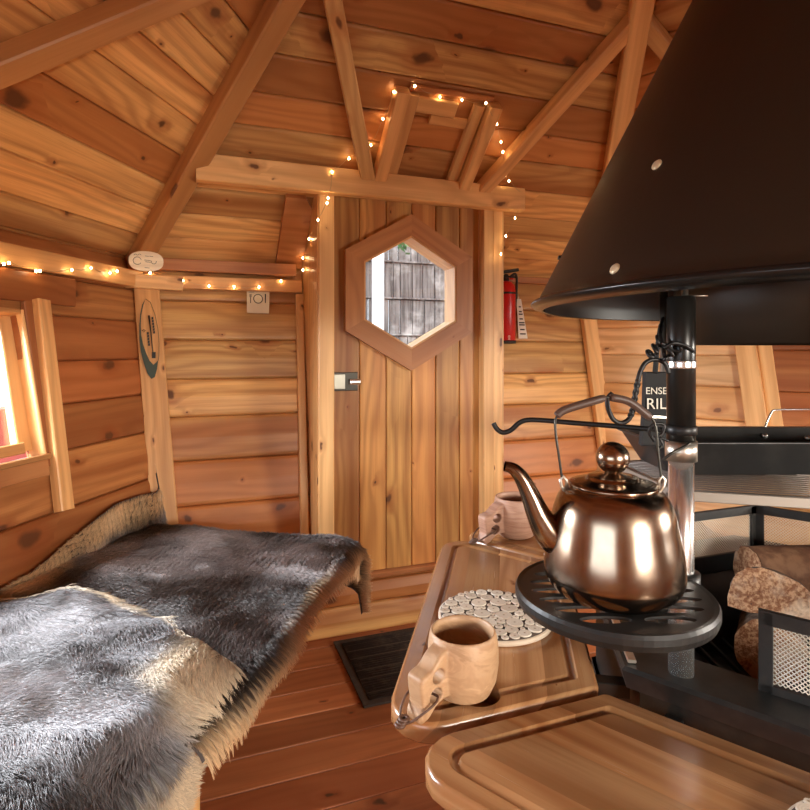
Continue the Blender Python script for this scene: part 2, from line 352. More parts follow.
# floor: planks parallel to the door wall
mb = MB(); y = C.y - 2.1
while y < C.y + 2.1:
    w = .118
    a = -1.6; b = 3.2
    cut = -1.6 + random.random() * 4.8
    mb.board(lambda s, v: (s, v, 0), y, y + w, a, b, a, b, UP, th=.03, g=.004, bulge=.0, ch=.005); y += w
struct(mb.build('floor', M['floor']), 'reddish brown oiled plank floor running parallel to the door wall', 'floor')
rows_d = [0, .10, .175, .235, .35, .50, .655, .81, .945, 1.09, 1.235, ZE]
rows_l = [0, .15, .31, .46, .61, .765, .895, 1.02, 1.155, 1.27, ZE]
rows_r = [0, .15, .31, .46, .62, .765, .90, 1.03, 1.155, 1.27, ZE]
def wallpanel(az, rows, hole=None, mat='wall'):
    mb = MB(); N = wN(az)
    for z0, z1 in zip(rows, rows[1:]):
        h0 = ap(z0) / R3 + .03; h1 = ap(z1) / R3 + .03
        segs = [(-h0, h0, -h1, h1)]
        if hole and hole[2] - 1e-4 <= z0 and z1 <= hole[3] + 1e-4:
            segs = [(-h0, hole[0], -h1, hole[0]), (hole[1], h0, hole[1], h1)]
        rn = (random.random(), random.random())
        for a0, b0, a1, b1 in segs:
            mb.board(lambda s, v: wpt(az, s, v), z0, z1, a0, b0, a1, b1, N, th=.04, g=.009, bulge=.003, ch=.014, rn=rn)
    return mb
BX0, BX1 = .40 - C.x, 1.143 - C.x          # door box, in panel coordinates
struct(wallpanel(0, rows_d, (BX0 + .005, BX1 - .005, .235, ZE)).build('wall_front', M['wall']), 'horizontal pine board wall either side of the door', 'wall')
WIN = (-.458, .458, .765, 1.155)
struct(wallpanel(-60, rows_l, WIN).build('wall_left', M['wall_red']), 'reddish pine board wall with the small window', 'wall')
struct(wallpanel(60, rows_r).build('wall_right', M['wall_lit']), 'pine board wall behind the pan with daylight put into its pale colour', 'wall')
for az, nm in ((120, 'wall_back_right'), (180, 'wall_back'), (240, 'wall_back_left')):
    struct(wallpanel(az, rows_l, WIN).build(nm, M['wall']), 'pine board wall with window out of view', 'wall')
# roof
mb = MB(); qmax = AE / math.cos(PH); ZL = 1.60; qL = (ZL - ZE) / math.sin(PH)
for az in (-60, 0, 60, 120, 180, 240):
    q = -.14; k = 0; N = rN(az)
    qs = [-.14, 0.0]; st = .118 if az in (0, 60) else .105
    if az == 0: qs = [-.14, 0, .11, .22, qL]
    while qs[-1] < qmax - .02: qs.append(min(qs[-1] + st * random.uniform(.92, 1.1), qmax))
    for q0, q1 in zip(qs, qs[1:]):
        h0 = (AE - q0 * math.cos(PH)) / R3 + .015; h1 = (AE - q1 * math.cos(PH)) / R3 + .015
        segs = [(-h0, h0, -h1, h1)]
        if az == 0 and q1 <= qL + 1e-4: segs = [(-h0, BX0 + .004, -h1, BX0 + .004), (BX1 - .004, h0, BX1 - .004, h1)]
        rn = (random.random(), random.random())
        for a0, b0, a1, b1 in segs:
            mb.board(lambda s, v: rpt(az, s, v), q0, q1, a0, b0, a1, b1, N, th=.03, g=.007, bulge=.0, ch=.010, rn=rn)
struct(mb.build('ceiling', M['roof']), 'knotty pine boarded roof rising to the chimney', 'ceiling')

# ridge rafters and diagonal braces (under the boards)
trim_n = [0]
def trim(mb, mat, label, cat='beam'):
    trim_n[0] += 1; o = mb.build('trim_%d' % trim_n[0], mat); return struct(o, label, cat)
def ridge_pt(az, f, drop=0):
    """corner between panels az-30/az+30: az is the corner's azimuth"""
    E = C + nrm(az) * (AE / (R3 / 2)) + UP * ZE; A = Vector((C.x, C.y, ZE + AE * math.tan(PH))); return E.lerp(A, f) - UP * drop
LBL = {-30: 'long ridge rafter rising from the corner above the oval plaque', 30: 'ridge rafter running up behind the black hood'}
for az in (-30, 30, 90, 150, 210, 270):
    mb = MB(); mb.beam(ridge_pt(az, .012, .040), ridge_pt(az, .97, .040), .066, .072, up=UP, ch=.005)
    trim(mb, M['beam'] if az == -30 else M['beam_pale'], LBL.get(az, 'ridge rafter of the roof out of view'))
def brace(az, corner, f_low, label, mat='beam_pale', w=.05, h=.05, sp=.225):
    """from mid ridge down the panel to its eave side; az panel, corner azimuth"""
    top = ridge_pt(corner, .5) + rN(az) * (h / 2 + .002)
    sgn = 1 if (corner - az) > 0 else -1
    P = C + nrm(az) * 1.42 + tng(az) * (sgn * sp) + UP * 1.68 + rN(az) * (h / 2 + .002)
    mb = MB(); mb.beam(top, top.lerp(P, f_low), w, h, up=rN(az), ch=.004); trim(mb, M[mat], label)
brace(0, -30, 1.0, 'brace rafter meeting the lintel left of the roof hatch')
brace(0, 30, 1.0, 'brace rafter slanting up from the right side of the lintel', 'beam')
brace(-60, -30, 1.5, 'broad brace rafter crossing the roof above the window', 'beam', .06, .05, .15)
brace(60, 30, 1.4, 'short stretch of brace rafter beside the top of the hood')
# lintel beam over the door
mb = MB(); mb.beam((.0, 1.965, 1.637), (1.205, 1.965, 1.637), .045, .088, up=UP, ch=.004, rn=(.1, .9))
trim(mb, M['beam_pale'], 'pale lintel beam across the top of the door')
# roof hatch frame above the lintel
hatch = thing('roof_hatch', 'small framed hatch in the sloping roof above the door lintel', 'hatch', rpt(0, -.02, .45))
def rbeam(s0, q0, s1, q1, w, h, mat, nm, off=0.0):
    mb = MB(); mb.beam(rpt(0, s0, q0, off + h / 2), rpt(0, s1, q1, off + h / 2), w, h, up=rN(0), ch=.003); return mb.build(nm, M[mat], hatch)
rbeam(-.185, .445, -.185, .79, .045, .05, 'beam', 'side_rail'); rbeam(.145, .445, .145, .79, .045, .05, 'beam_pale', 'side_rail')
rbeam(-.14, .47, -.14, .775, .04, .022, 'beam_pale', 'inner_strip'); rbeam(.098, .47, .098, .775, .04, .022, 'beam_pale', 'inner_strip')
rbeam(-.12, .745, .02, .745, .05, .02, 'beam_pale', 'top_strip'); rbeam(-.06, .70, .075, .70, .035, .014, 'beam_pale', 'top_strip')
rbeam(-.155, .795, .14, .80, .02, .012, 'beam_red', 'top_strip')
# eave ledges and fascia
mb = MB(); mb.beam(wpt(0, -1.0, 1.302, .018), wpt(0, BX0 - .005, 1.302, .018), .036, .05, up=UP); trim(mb, M['beam'], 'eave ledge carrying the string lights left of the door', 'ledge')
mb = MB(); mb.beam(wpt(0, -1.0, 1.365, .03), wpt(0, BX0 - .03, 1.365, .03), .05, .045, up=UP); trim(mb, M['beam_red'], 'dark eave strip between wall and roof left of the door', 'trim')
mb = MB(); mb.beam(wpt(-60, -.9, 1.305, .02), wpt(-60, 1.0, 1.305, .02), .04, .06, up=UP); trim(mb, M['beam'], 'eave ledge above the window wall', 'ledge')
mb = MB(); mb.beam(wpt(-60, -.9, 1.225, .012), wpt(-60, .67, 1.225, .012), .024, .085, up=UP); trim(mb, M['wall_red'], 'header board over the small window', 'trim')
mb = MB(); mb.beam(wpt(0, -1.035, 1.298, .05), wpt(0, -.845, 1.292, .05), .03, .05, up=UP, rn=(.05, .95)); trim(mb, M['beam_pale'], 'short pale block across the corner under the oval plaque', 'trim')
mb = MB(); mb.beam(wpt(0, BX1 + .0, 1.372, .02), wpt(0, 1.0, 1.372, .02), .04, .03, up=UP); trim(mb, M['wall_red'], 'eave strip right of the door', 'trim')
# corner posts
mb = MB(); mb.beam(wpt(0, -.985 + .015, 1.285, .02), wpt(0, -.90, .45, .02), .085, .03, up=wN(0), rn=(.3, .6)); corner_l = trim(mb, M['beam'], 'corner post board left of the door wall', 'post')
mb = MB(); mb.beam(wpt(0, .955, 1.36, .025), wpt(0, .965, .10, .02), .075, .03, up=wN(0), rn=(.05, .8)); trim(mb, M['beam_pale'], 'pale corner post board right of the fire extinguisher', 'post')
# short strip beside the door box, left
mb = MB(); mb.beam(wpt(0, -.412, 1.27, .012), wpt(0, -.425, .30, .012), .03, .024, up=wN(0)); trim(mb, M['beam_pale'], 'narrow upright strip beside the door box', 'trim')
# right wall upright board
mb = MB(); mb.beam(wpt(60, -.375, 1.25, .02), wpt(60, -.265, .55, .02), .075, .035, up=wN(60), rn=(.1, .7)); trim(mb, M['beam_pale'], 'slanting pale board on the right wall above the pan', 'post')
mb = MB(); mb.beam(wpt(60, -.31, 1.25, .008), wpt(60, -.205, .55, .008), .05, .015, up=wN(60), rn=(.1, .7)); trim(mb, M['beam_pale'], 'strip beside the slanting board on the right wall', 'post')
mb = MB()
for z0, z1 in ((.55, .72), (.72, .89), (.89, 1.05), (1.05, 1.22)):
    mb.board(lambda s, v: wpt(60, s, v, .012), z0, z1, -.28, .5, -.30, .5, wN(60), th=.012, g=.005)
trim(mb, M['wall_red'], 'reddish boarded panel on the right wall behind the pan handle', 'panel')

# slanted board under the roof left of the door box
mb = MB(); mb.prism([(-.505, .01), (-.40, .01), (-.40, .30), (-.43, .345), (-.50, .345)], rpt(0, 0, 0, .0), tng(0), (rpt(0, 0, 1) - rpt(0, 0, 0)), rN(0), .022)
trim(mb, M['beam_red'], 'brown board lying on the roof slope left of the door box', 'board')

# ------------------------------------------------------------------ door box, door
YD = 2.03
def wy(z): return C.y + ap(z)
def ry(z): return C.y + AE - (z - ZE) / math.tan(PH)
mb = MB()
for X, sg in ((.40, 1), (1.143 - .022, 1)):
    # cheek in two upright boards following wall and roof
    pf = [(2.0, .235), (wy(.235), .235), (wy(ZE), ZE), (ry(1.60), 1.60), (2.0, 1.60)]
    ymid = 2.13
    mb.prism([(2.0, .235), (wy(.235) + .03, .235), (ymid, .42), (ymid, ry(1.60) and 1.545), (ry(1.6), 1.60), (2.0, 1.60)], (X, 0, 0), (0, 1, 0), (0, 0, 1), (1, 0, 0), .022, grain=1)
    mb.prism([(ymid + .004, .42), (wy(.5) + .03, .50), (wy(ZE) + .03, ZE), (ymid + .004, 1.54)], (X + .003, 0, 0), (0, 1, 0), (0, 0, 1), (1, 0, 0), .018, grain=1)
trim(mb, M['beam_pale'], 'pale side boards of the box around the door', 'door box')
door = struct(thing('door_1', 'low plank door with a hexagonal window', 'door', (.757, YD, .235)), None)
mb = MB(); mb.beam((.431, 2.012, .235), (.431, 2.012, 1.60), .056, .045, up=(0, 1, 0), rn=(.0, .9)); mb.build('door_frame', M['beam_pale'], door)
mb = MB(); mb.beam((1.071, 2.010, .235), (1.071, 2.010, 1.60), .045, .045, up=(0, 1, 0), rn=(.1, .5)); mb.beam((1.110, 2.004, .235), (1.110, 2.004, 1.60), .042, .036, up=(0, 1, 0), rn=(.0, .8)); mb.build('door_frame', M['beam_pale'], door)
mb = MB(); mb.beam((.40, 2.05, .226), (1.143, 2.05, .226), .09, .018, up=UP, rn=(.8, .2)); mb.build('door_sill', M['beam_red'], door)
# leaf: planks, hexagonal opening
mb = MB(); xs = [.460, .562, .665, .767, .865, .966, 1.052]
for x0, x1 in zip(xs, xs[1:]):
    mb.board(lambda s, v: (v, YD, s), x0, x1, .237, 1.604, .237, 1.604, Vector((0, -1, 0)), th=.035, g=.005, bulge=0, ch=.008)
leaf = mb.build('door_leaf', M['door'], door)
HC = Vector((.757, YD, 1.265)); HR = .219
def hexp(R, n=6): return [(R * math.sin(k * PI / 3), R * math.cos(k * PI / 3)) for k in range(6)]
mbc = MB(); mbc.prism(hexp(HR), HC - Vector((0, .1, 0)), (1, 0, 0), (0, 0, 1), (0, 1, 0), .3); cut = mbc.build('cut', None, door)
boolean(leaf, cut)
mb = MB()
ho = hexp(.292); hi = hexp(HR - .006)
for k in range(6):
    j = (k + 1) % 6
    poly = [ho[k], ho[j], hi[j], hi[k]]
    # grain along each piece
    a = Vector((ho[j][0] - ho[k][0], 0, ho[j][1] - ho[k][1])).normalized(); b = Vector((-a.z, 0, a.x))
    if b.dot(Vector((hi[k][0] - ho[k][0], 0, hi[k][1] - ho[k][1]))) < 0: b = -b
    pl = [((Vector((p[0], 0, p[1])) - Vector((ho[k][0], 0, ho[k][1]))).dot(a), (Vector((p[0], 0, p[1])) - Vector((ho[k][0], 0, ho[k][1]))).dot(b)) for p in poly]
    mb.prism(pl, HC + Vector((ho[k][0], -.024, ho[k][1])), a, b, (0, 1, 0), .0235)
wf = mb.build('window_frame', M['hexframe'], door)
mb = MB()   # lining of the opening
for k in range(6):
    j = (k + 1) % 6; A, B = hexp(HR - .001)[k], hexp(HR - .001)[j]; A2, B2 = hexp(HR - .014)[k], hexp(HR - .014)[j]
    f = [mb.add(HC + Vector((p[0], y, p[1]))) for p in (A, B, B2, A2) for y in (-.02, .075)]
    rn = (.5, random.random())
    mb.face((f[4], f[5], f[7], f[6]), [(0, 0), (0, .1), (.2, .1), (.2, 0)], rn); mb.face((f[0], f[2], f[4], f[6]), None, rn); mb.face((f[1], f[7], f[5], f[3]), None, rn); mb.face((f[0], f[1], f[3], f[2]), None, rn)
mb.build('opening_lining', M['beam_pale'], wf, off=door.location)
mb = MB(); mb.prism(hexp(HR - .014), HC + Vector((0, .045, 0)), (1, 0, 0), (0, 0, 1), (0, 1, 0), .004); mb.build('window_pane', M['glass'], door)
# lock
mb = MB(); LP = on_plane(344, 381, (0, YD - .01, 0), Vector((0, 1, 0)))
def dpt(x, y, o=0): return on_plane(x, y, (0, YD - o, 0), Vector((0, 1, 0)))
a, b = dpt(333, 391), dpt(357, 372); mb.box((a.x, YD - .010, a.z), (b.x, YD - .001, b.z), ch=.002); lk = mb.build('lock', M['darkmetal'], door)
mb = MB(); a, b = dpt(333.5, 389), dpt(344, 374); mb.box((a.x, YD - .016, a.z), (b.x, YD - .010, b.z), ch=.002); mb.build('strike_plate', M['lock'], lk, off=door.location)
mb = MB(); k = dpt(351.5, 381.5); mb.beam((k.x - .013, YD - .022, k.z), (k.x + .026, YD - .022, k.z), .02, .02, up=UP, ch=.006); mb.build('latch_knob', M['chrome'], lk, off=door.location)

# ------------------------------------------------------------------ small window in the left wall
az = -60; win = struct(thing('window_1', 'small timber window in the left wall', 'window', wpt(-60, 0, .96)), None)
def wbar(s0, z0, s1, z1, off, w, h, mat, nm, par=win, **k):
    mb = MB(); mb.beam(wpt(az, s0, z0, off), wpt(az, s1, z1, off), w, h, up=wN(az), ch=.003, **k); return mb.build(nm, M[mat], par)
for sg in (1, -1):
    wbar(sg * .435, .78, sg * .445, 1.14, -.030, .045, .025, 'beam_pale', 'sash')
    wbar(sg * .459, .765, sg * .465, 1.155, -.006, .010, .05, 'beam_pale', 'reveal')
    wbar(sg * .485, .735, sg * .508, 1.19, .008, .058, .016, 'beam_red', 'casing_board')
    wbar(sg * .484, .615, sg * .528, 1.19, .022, .046, .030, 'beam', 'outer_casing')
wbar(-.42, .788, .42, .788, -.035, .030, .06, 'beam', 'sash'); wbar(-.42, 1.13, .42, 1.13, -.035, .045, .03, 'beam', 'sash')
wbar(-.46, .760, .47, .760, -.005, .016, .06, 'beam', 'sill'); wbar(-.50, .735, .46, .735, .010, .045, .02, 'beam_red', 'casing_board')
wbar(-.458, 1.15, .458, 1.15, -.006, .014, .05, 'beam', 'reveal')
wbar(-.0, .78, .0, 1.14, -.035, .03, .02, 'beam', 'mullion')
mb = MB(); mb.prism([(-.42, .79), (.42, .79), (.42, 1.13), (-.42, 1.13)], wpt(az, 0, 0, -.035), tng(az), (wpt(az, 0, 1) - wpt(az, 0, 0)), nrm(az), .004); mb.build('window_pane', M['glass'], win)

# ------------------------------------------------------------------ outside
mb = MB(); mb.box((-12, -12, -.32), (14, 14, -.22)); struct(mb.build('ground_outside', M['ground']), 'ground outside the hut', 'ground')
shed = thing('neighbouring_shed', 'weathered grey boarded shed seen through the hexagonal door window', 'shed', (2.4, 5.2, -.2))
mb = MB()
for r in range(9):
    z0 = -.2 + r * .35; x = -.2
    while x < 5.0:
        w = random.uniform(.07, .13); mb.box((x, 5.2 - r * -.0, z0 - .02), (x + w - .008, 5.23 + .012 * (r % 2), z0 + .348), axis=2, ch=.004); x += w
    
mb.build('shed_wall', M['shed'], shed)
mb = MB()
for r in range(1, 9): mb.box((-.3, 5.17, -.2 + r * .35 - .012), (5.1, 5.21, -.2 + r * .35 + .004))
mb.build('batten', M['shed'], shed)
post = thing('porch_post', 'white painted porch post outside the door window', 'post', (0, 0, 0))
P = at(378, 290, 3.3); mb = MB(); mb.box((P.x - .027, P.y - .03, -.22), (P.x + .027, P.y + .03, 2.4), axis=2); mb.build('post_shaft', M['snowwhite'], post)
rail = MB(); A = at(405, 353, 2.75); B = at(462, 322, 3.3); rail.beam(A, B, .05, .045, up=UP, extA=.5, extB=.25); tag(rail.build('porch_rail', M['snowwhite']), 'white sloping porch rail low in the door window', 'rail')
mb = MB(); P = at(449, 300, 4.3); mb.box((P.x - .02, P.y - .03, -.22), (P.x + .02, P.y + .03, 2.4), axis=2); tag(mb.build('porch_post', M['snowwhite']), 'slim white porch post at the right edge of the door window', 'post')
mb = MB(); P = at(401, 240, 5.03)
for k in range(60):
    c = P + Vector((random.gauss(0, .10), random.gauss(0, .08), random.gauss(0, .045))); d = Vector((random.uniform(-1, 1), random.uniform(-1, 1), random.uniform(-.6, .6))).normalized() * .05; e = d.cross(Vector((random.random(), random.random(), 1))).normalized() * .018
    i = [mb.add(c - d), mb.add(c + e), mb.add(c + d), mb.add(c - e)]; mb.face(i)
mb.tube([Vector((P.x, 5.19, P.z + .1)), Vector((P.x, 5.12, P.z + .05)), P], [.012, .008, .004], 6)
tag(mb.build('leafy_twig', M['leafgreen'], fixn=False), 'green leaves hanging at the top of the door window', 'leaves')
bp = wpt(-60, -.2, 0) + nrm(-60) * 3.2; mb = MB(); t = tng(-60); mb.beam(bp - t * 4 + UP * .15, bp + t * 4 + UP * .15, .2, .8, up=UP); tag(mb.build('red_fence', M['barn_red']), 'low red boarding outside the small side window', 'fence')
# ------------------------------------------------------------------ bench along the left wall
AZL = -60
def lp(s, nd, z): return C + nrm(AZL) * nd + tng(AZL) * s + UP * z
bench = thing('bench', 'pine bench along the left wall under the reindeer hides', 'bench', lp(0, 1.2, 0))
nd = .885
while nd < 1.42:
    mb = MB(); mb.beam(lp(-.84, nd + .05, .455), lp(.76, nd + .05, .455), .098, .028, up=UP); mb.build('seat_board', M['beam'], bench); nd += .104
mb = MB(); mb.beam(lp(-.84, .915, .400), lp(.76, .915, .400), .028, .08, up=UP); mb.build('apron', M['beam_pale'], bench)
for s, fn in ((-.7, .895), (-.12, .895), (.50, 1.30)):
    mb = MB(); mb.beam(lp(s, fn, 0), lp(s, fn, .44), .11, .034, up=nrm(AZL)); mb.build('leg', M['beam_pale'], bench)
    mb = MB(); mb.beam(lp(s, 1.45, 0), lp(s, 1.45, .44), .07, .034, up=nrm(AZL)); mb.build('leg', M['beam_pale'], bench)

# ------------------------------------------------------------------ reindeer hides
def vnoise(x, y, seed):
    xi = np.floor(x).astype(int); yi = np.floor(y).astype(int); fx = x - xi; fy = y - yi
    fx = fx * fx * (3 - 2 * fx); fy = fy * fy * (3 - 2 * fy)
    def h(a, b):
        n = (a * 374761393 + b * 668265263 + seed * 1442695041) & 0xffffffff
        n = ((n ^ (n >> 13)) * 1274126177) & 0xffffffff
        return ((n ^ (n >> 16)) & 0xffff) / 65535.0
    return (h(xi, yi) * (1 - fx) + h(xi + 1, yi) * fx) * (1 - fy) + (h(xi, yi + 1) * (1 - fx) + h(xi + 1, yi + 1) * fx) * fy
def fbm(x, y, seed, o=3):
    r = 0; a = .5
    for k in range(o): r = r + a * vnoise(x * 2 ** k, y * 2 ** k, seed + k); a *= .5
    return r / (1 - .5 ** o)
def sst(x, a, b): t = np.clip((x - a) / (b - a), 0, 1); return t * t * (3 - 2 * t)
nL = np.array(nrm(AZL)); tL = np.array(tng(AZL)); Cn = np.array(C)
D0 = .690; S0 = .755
def bend(x, r=.035):
    a = np.clip(x / r, 0, PI / 2); fwd = np.where(x > 0, r * np.sin(a), x); down = np.where(x > 0, r * (1 - np.cos(a)) + np.clip(x - r * PI / 2, 0, None), 0); return fwd, down
def hide_surf(s, d, lift, bumps, seed, D0):
    fd, dd = bend(d - D0); fs, ds = bend(s - S0)
    up = np.where(d < 0, -d, 0)
    z = .480 + lift + bumps * (fbm(s * 4.5, d * 4.5, seed) - .4) * (1 - sst(d, D0 - .05, D0 + .02)) - dd - ds * .75
    dc = np.where(d < 0, 0, D0 + fd)
    z = z + up
    nd = np.where(d < 0, 1.70 + .2 * (z - 1.05) - .03, 1.555 - np.where(d < 0, 0, D0 + fd))
    ss = np.minimum(S0 + fs + .12 * sst(d, .25, -.02) * sst(s, S0 - .05, S0 + .1), .895)
    # waviness of the hanging edge
    nd = nd - sst(dd, 0, .1) * .008 * np.sin(s * 17 + seed) 
    return Cn + nL * nd[..., None] + tL * ss[..., None] + np.array([0, 0, 1.]) * z[..., None]
def make_hide(name, label, D1, s0, s1, dlo, dhi, lift, bumps, seed, dark, light, cream, nst, length, creamw, thr, endcream=.04):
    S = lambda a, t: s0(t) + (s1(t) - s0(t)) * a
    def P(a, t):
        s = s0(t) + (s1(t) - s0(t)) * a; lo = dlo(s); hi = dhi(s); d = lo + (hi - lo) * t
        return hide_surf(s, d, lift, bumps, seed, D1), s, d
    na, nt = 90, 80
    A, T = np.meshgrid(np.linspace(0, 1, na), np.linspace(0, 1, nt), indexing='ij'); V, _, _ = P(A, T)
    root = MB(); base = thing(name, label, 'hide', tuple(V.reshape(-1, 3).mean(0)), 'reindeer hides on the bench')
    vs = V.reshape(-1, 3); m = len(vs)
    dn = np.array([0, 0, -.006]) + nL * .004
    root.v = [tuple(p) for p in vs] + [tuple(p) for p in vs + dn]
    idx = lambda i, j: i * nt + j
    for i in range(na - 1):
        for j in range(nt - 1):
            q = (idx(i, j), idx(i + 1, j), idx(i + 1, j + 1), idx(i, j + 1)); root.face(q, None, (.5, .5), True); root.face(tuple(m + k for k in q[::-1]), None, (.5, .5), True)
    bd = [idx(i, 0) for i in range(na)] + [idx(na - 1, j) for j in range(1, nt)] + [idx(i, nt - 1) for i in range(na - 2, -1, -1)] + [idx(0, j) for j in range(nt - 2, 0, -1)]
    for k in range(len(bd)): a, b = bd[k], bd[(k + 1) % len(bd)]; root.face((b, a, m + a, m + b))
    root.build('skin', M['skin'], base)
    # strands
    a = RNG.random(nst); t = RNG.random(nst); e = 1e-3
    p, s, d = P(a, t); pa, _, _ = P(a + e, t); pt, _, _ = P(a, t + e)
    ds_ = (pa - p); ds_ /= np.linalg.norm(ds_, axis=1)[:, None] + 1e-9
    nn = np.cross(pa - p, pt - p); nn /= np.linalg.norm(nn, axis=1)[:, None] + 1e-9
    nn *= np.where((nn @ (np.array([0, 0, 1.]) - nL * .8)) < 0, -1, 1)[:, None]
    dd_ = np.cross(nn, ds_); dd_ *= np.where((dd_ @ (-nL - np.array([0, 0, 1.]))) < 0, -1, 1)[:, None]      # towards the front edge
    W_, H_ = s, d
    ang = -.9 + (fbm(W_ * 2.6 + 5, H_ * 2.6, seed + 11) - .5) * 3.4 + (fbm(W_ * 14, H_ * 14, seed + 5, 2) - .5) * 1.5 + RNG.normal(0, .16, nst)
    flow = ds_ * np.sin(ang)[:, None] + dd_ * np.cos(ang)[:, None]
    edge = np.minimum(np.minimum(t, 1 - t), np.minimum(a, 1 - a))
    arc = np.abs(1 - t) * (dhi(s) - dlo(s)); arl = t * (dhi(s) - dlo(s)); are = (1 - a) * 1.0; ar0 = a * 1.0
    out = sst(arc, .05, 0)[:, None]
    flow = flow * (1 - .7 * out) + dd_ * out * .9
    L = length * (.65 + .6 * RNG.random(nst)) * (.75 + .6 * fbm(W_ * 9, H_ * 9, seed + 3, 2))
    hang = sst(d, D1 - .02, D1 + .03)
    lean = (1 - .75 * hang) * (.35 + .45 * fbm(W_ * 7, H_ * 7, seed + 21, 2))
    flow = flow * (1 - .8 * hang[:, None]) + dd_ * (.8 * hang[:, None])
    # tufts: pull tips towards tuft centres
    cell = .016; jx = np.round(s / cell + .5 * vnoise(s / cell, d / cell, 3)); jy = np.round(d / cell)
    tx = (jx * cell - s); ty = (jy * cell - d); tuft = ds_ * np.clip(tx, -.012, .012)[:, None] + dd_ * np.clip(ty, -.012, .012)[:, None]
    dirv = flow + nn * lean[:, None]; dirv /= np.linalg.norm(dirv, axis=1)[:, None]
    n_pt = 4; pts = np.zeros((nst, n_pt, 3))
    for k in range(n_pt):
        f = k / (n_pt - 1)
        pts[:, k] = p + (nn * (lean * (1.2 - f * .7))[:, None] + flow) / np.linalg.norm(nn * lean[:, None] + flow, axis=1)[:, None] * (L * f)[:, None] + tuft * (.75 * f * f) - np.array([0, 0, .12]) * (L * f * f * .6)[:, None]
    tone = fbm(W_ * 5.5, H_ * 3.5, seed + 31); tone = sst(tone, thr[0], thr[1])
    tone = np.clip(tone + RNG.normal(0, .10, nst), 0, 1)
    crm = np.maximum(np.maximum(sst(arc, creamw, creamw * .35), sst(arl, endcream * 1.6, endcream * .5) * sst(s, .1, .4)), sst(are, endcream, endcream * .4) * .6)
    crm = np.maximum(crm, sst(s, S0 - .12, S0 - .04) * sst(d, D1 + .005, D1 + .045))
    crm = np.clip(crm + (fbm(W_ * 12, H_ * 12, seed + 41, 2) - .5) * .7 * (crm > .02), 0, 1)
    col = np.array(dark) * (1 - tone)[:, None] + np.array(light) * tone[:, None]
    col = col * (1 - crm)[:, None] + np.array(cream) * crm[:, None]
    col = col * (1 + RNG.normal(0, .10, nst))[:, None]
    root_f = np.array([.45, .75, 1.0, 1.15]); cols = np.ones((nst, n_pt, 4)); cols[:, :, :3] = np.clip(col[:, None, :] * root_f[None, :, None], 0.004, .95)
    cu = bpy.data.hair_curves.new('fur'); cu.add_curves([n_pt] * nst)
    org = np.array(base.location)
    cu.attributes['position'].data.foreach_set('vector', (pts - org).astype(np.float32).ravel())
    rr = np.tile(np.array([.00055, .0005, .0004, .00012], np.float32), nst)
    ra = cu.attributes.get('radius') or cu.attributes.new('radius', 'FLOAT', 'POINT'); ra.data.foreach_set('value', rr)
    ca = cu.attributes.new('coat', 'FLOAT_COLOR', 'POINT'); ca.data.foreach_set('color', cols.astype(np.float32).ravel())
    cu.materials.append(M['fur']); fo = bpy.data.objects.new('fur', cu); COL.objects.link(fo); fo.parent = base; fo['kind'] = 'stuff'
    return base
make_hide('reindeer_hide', 'dark brown reindeer hide reaching into the corner, fringed with cream hair', .680,
          lambda t: np.full_like(t, -.12), lambda t: .93 - .02 * t + .05 * sst(t, .75, 1.0) + .05 * np.sin(t * 9) * .4,
          lambda s: -(.012 + .09 * sst(s, .25, .75) + .14 * sst(s, .78, .90)),
          lambda s: .680 + .045 + .012 * np.sin(s * 9 + 1) + .055 * sst(s, .64, .78),
          .0, .035, 3, (.035, .026, .022), (.30, .26, .25), (.66, .45, .25), 190000, .027, .045, (.40, .74), .055)  # paler patches also paint a sheen into this hide's coat
make_hide('reindeer_hide', 'silver grey reindeer hide with cream front edge lying nearest the camera', .650,
          lambda t: np.full_like(t, -.75), lambda t: .185 + .03 * np.sin(t * 7) - .14 * sst(t, .62, .95),
          lambda s: .01 + 0 * s,
          lambda s: .650 + .21 - .15 * sst(s, -.19, -.05) + .008 * np.sin(s * 20),
          .026, .065, 8, (.042, .036, .036), (.44, .43, .45), (.74, .62, .45), 250000, .034, .20, (.36, .70), .02)

# ------------------------------------------------------------------ hearth
H = Vector((.84, .55, 0))
def hx(az, R, z): return H + nrm(az) * R + UP * z
hearth = thing('grill_hearth', 'black steel hexagonal fire pit under the hood', 'fireplace', (H.x, H.y, 0))
def ring6(apo, z): return [hx(30 + 60 * k, apo / (R3 / 2), z) for k in range(6)]
mb = MB(); mb.loops([ring6(.295, 0), ring6(.295, .655)], smooth=False, caps=(True, False)); mb.loops([ring6(.302, .02), ring6(.302, .5)], smooth=False, caps=(False, False)); mb.build('body', M['black'], hearth)
mb = MB(); mb.loops([ring6(.298, .645), ring6(.312, .650), ring6(.318, .672), ring6(.314, .676), ring6(.246, .676), ring6(.240, .670), ring6(.15, .565), ring6(.14, .560)], smooth=False, caps=(False, True)); mb.build('rim', M['black'], hearth)
def wires(mb, A, B, z0, z1, step, r=.0005):
    A = Vector(A); B = Vector(B); L = (B - A).length; n = int(L / step); h = z1 - z0
    d = (B - A) / L
    for sgn in (1, -1):
        k = -int(h / step) if sgn > 0 else 0
        kk = k
        while kk < n + (0 if sgn > 0 else int(h / step)):
            x0 = kk * step; x1 = x0 + sgn * h
            # clip to 0..L
            lo, hi = 0.0, 1.0
            if x1 != x0:
                ta = (0 - x0) / (x1 - x0); tb = (L - x0) / (x1 - x0); lo = max(lo, min(ta, tb)); hi = min(hi, max(ta, tb))
            if hi > lo + .02:
                p = A + d * (x0 + (x1 - x0) * lo) + UP * (h * lo); q = A + d * (x0 + (x1 - x0) * hi) + UP * (h * hi); mb.tube([p, q], r, 4, caps=False)
            kk += 1
n4 = nrm(240); t4 = tng(240)
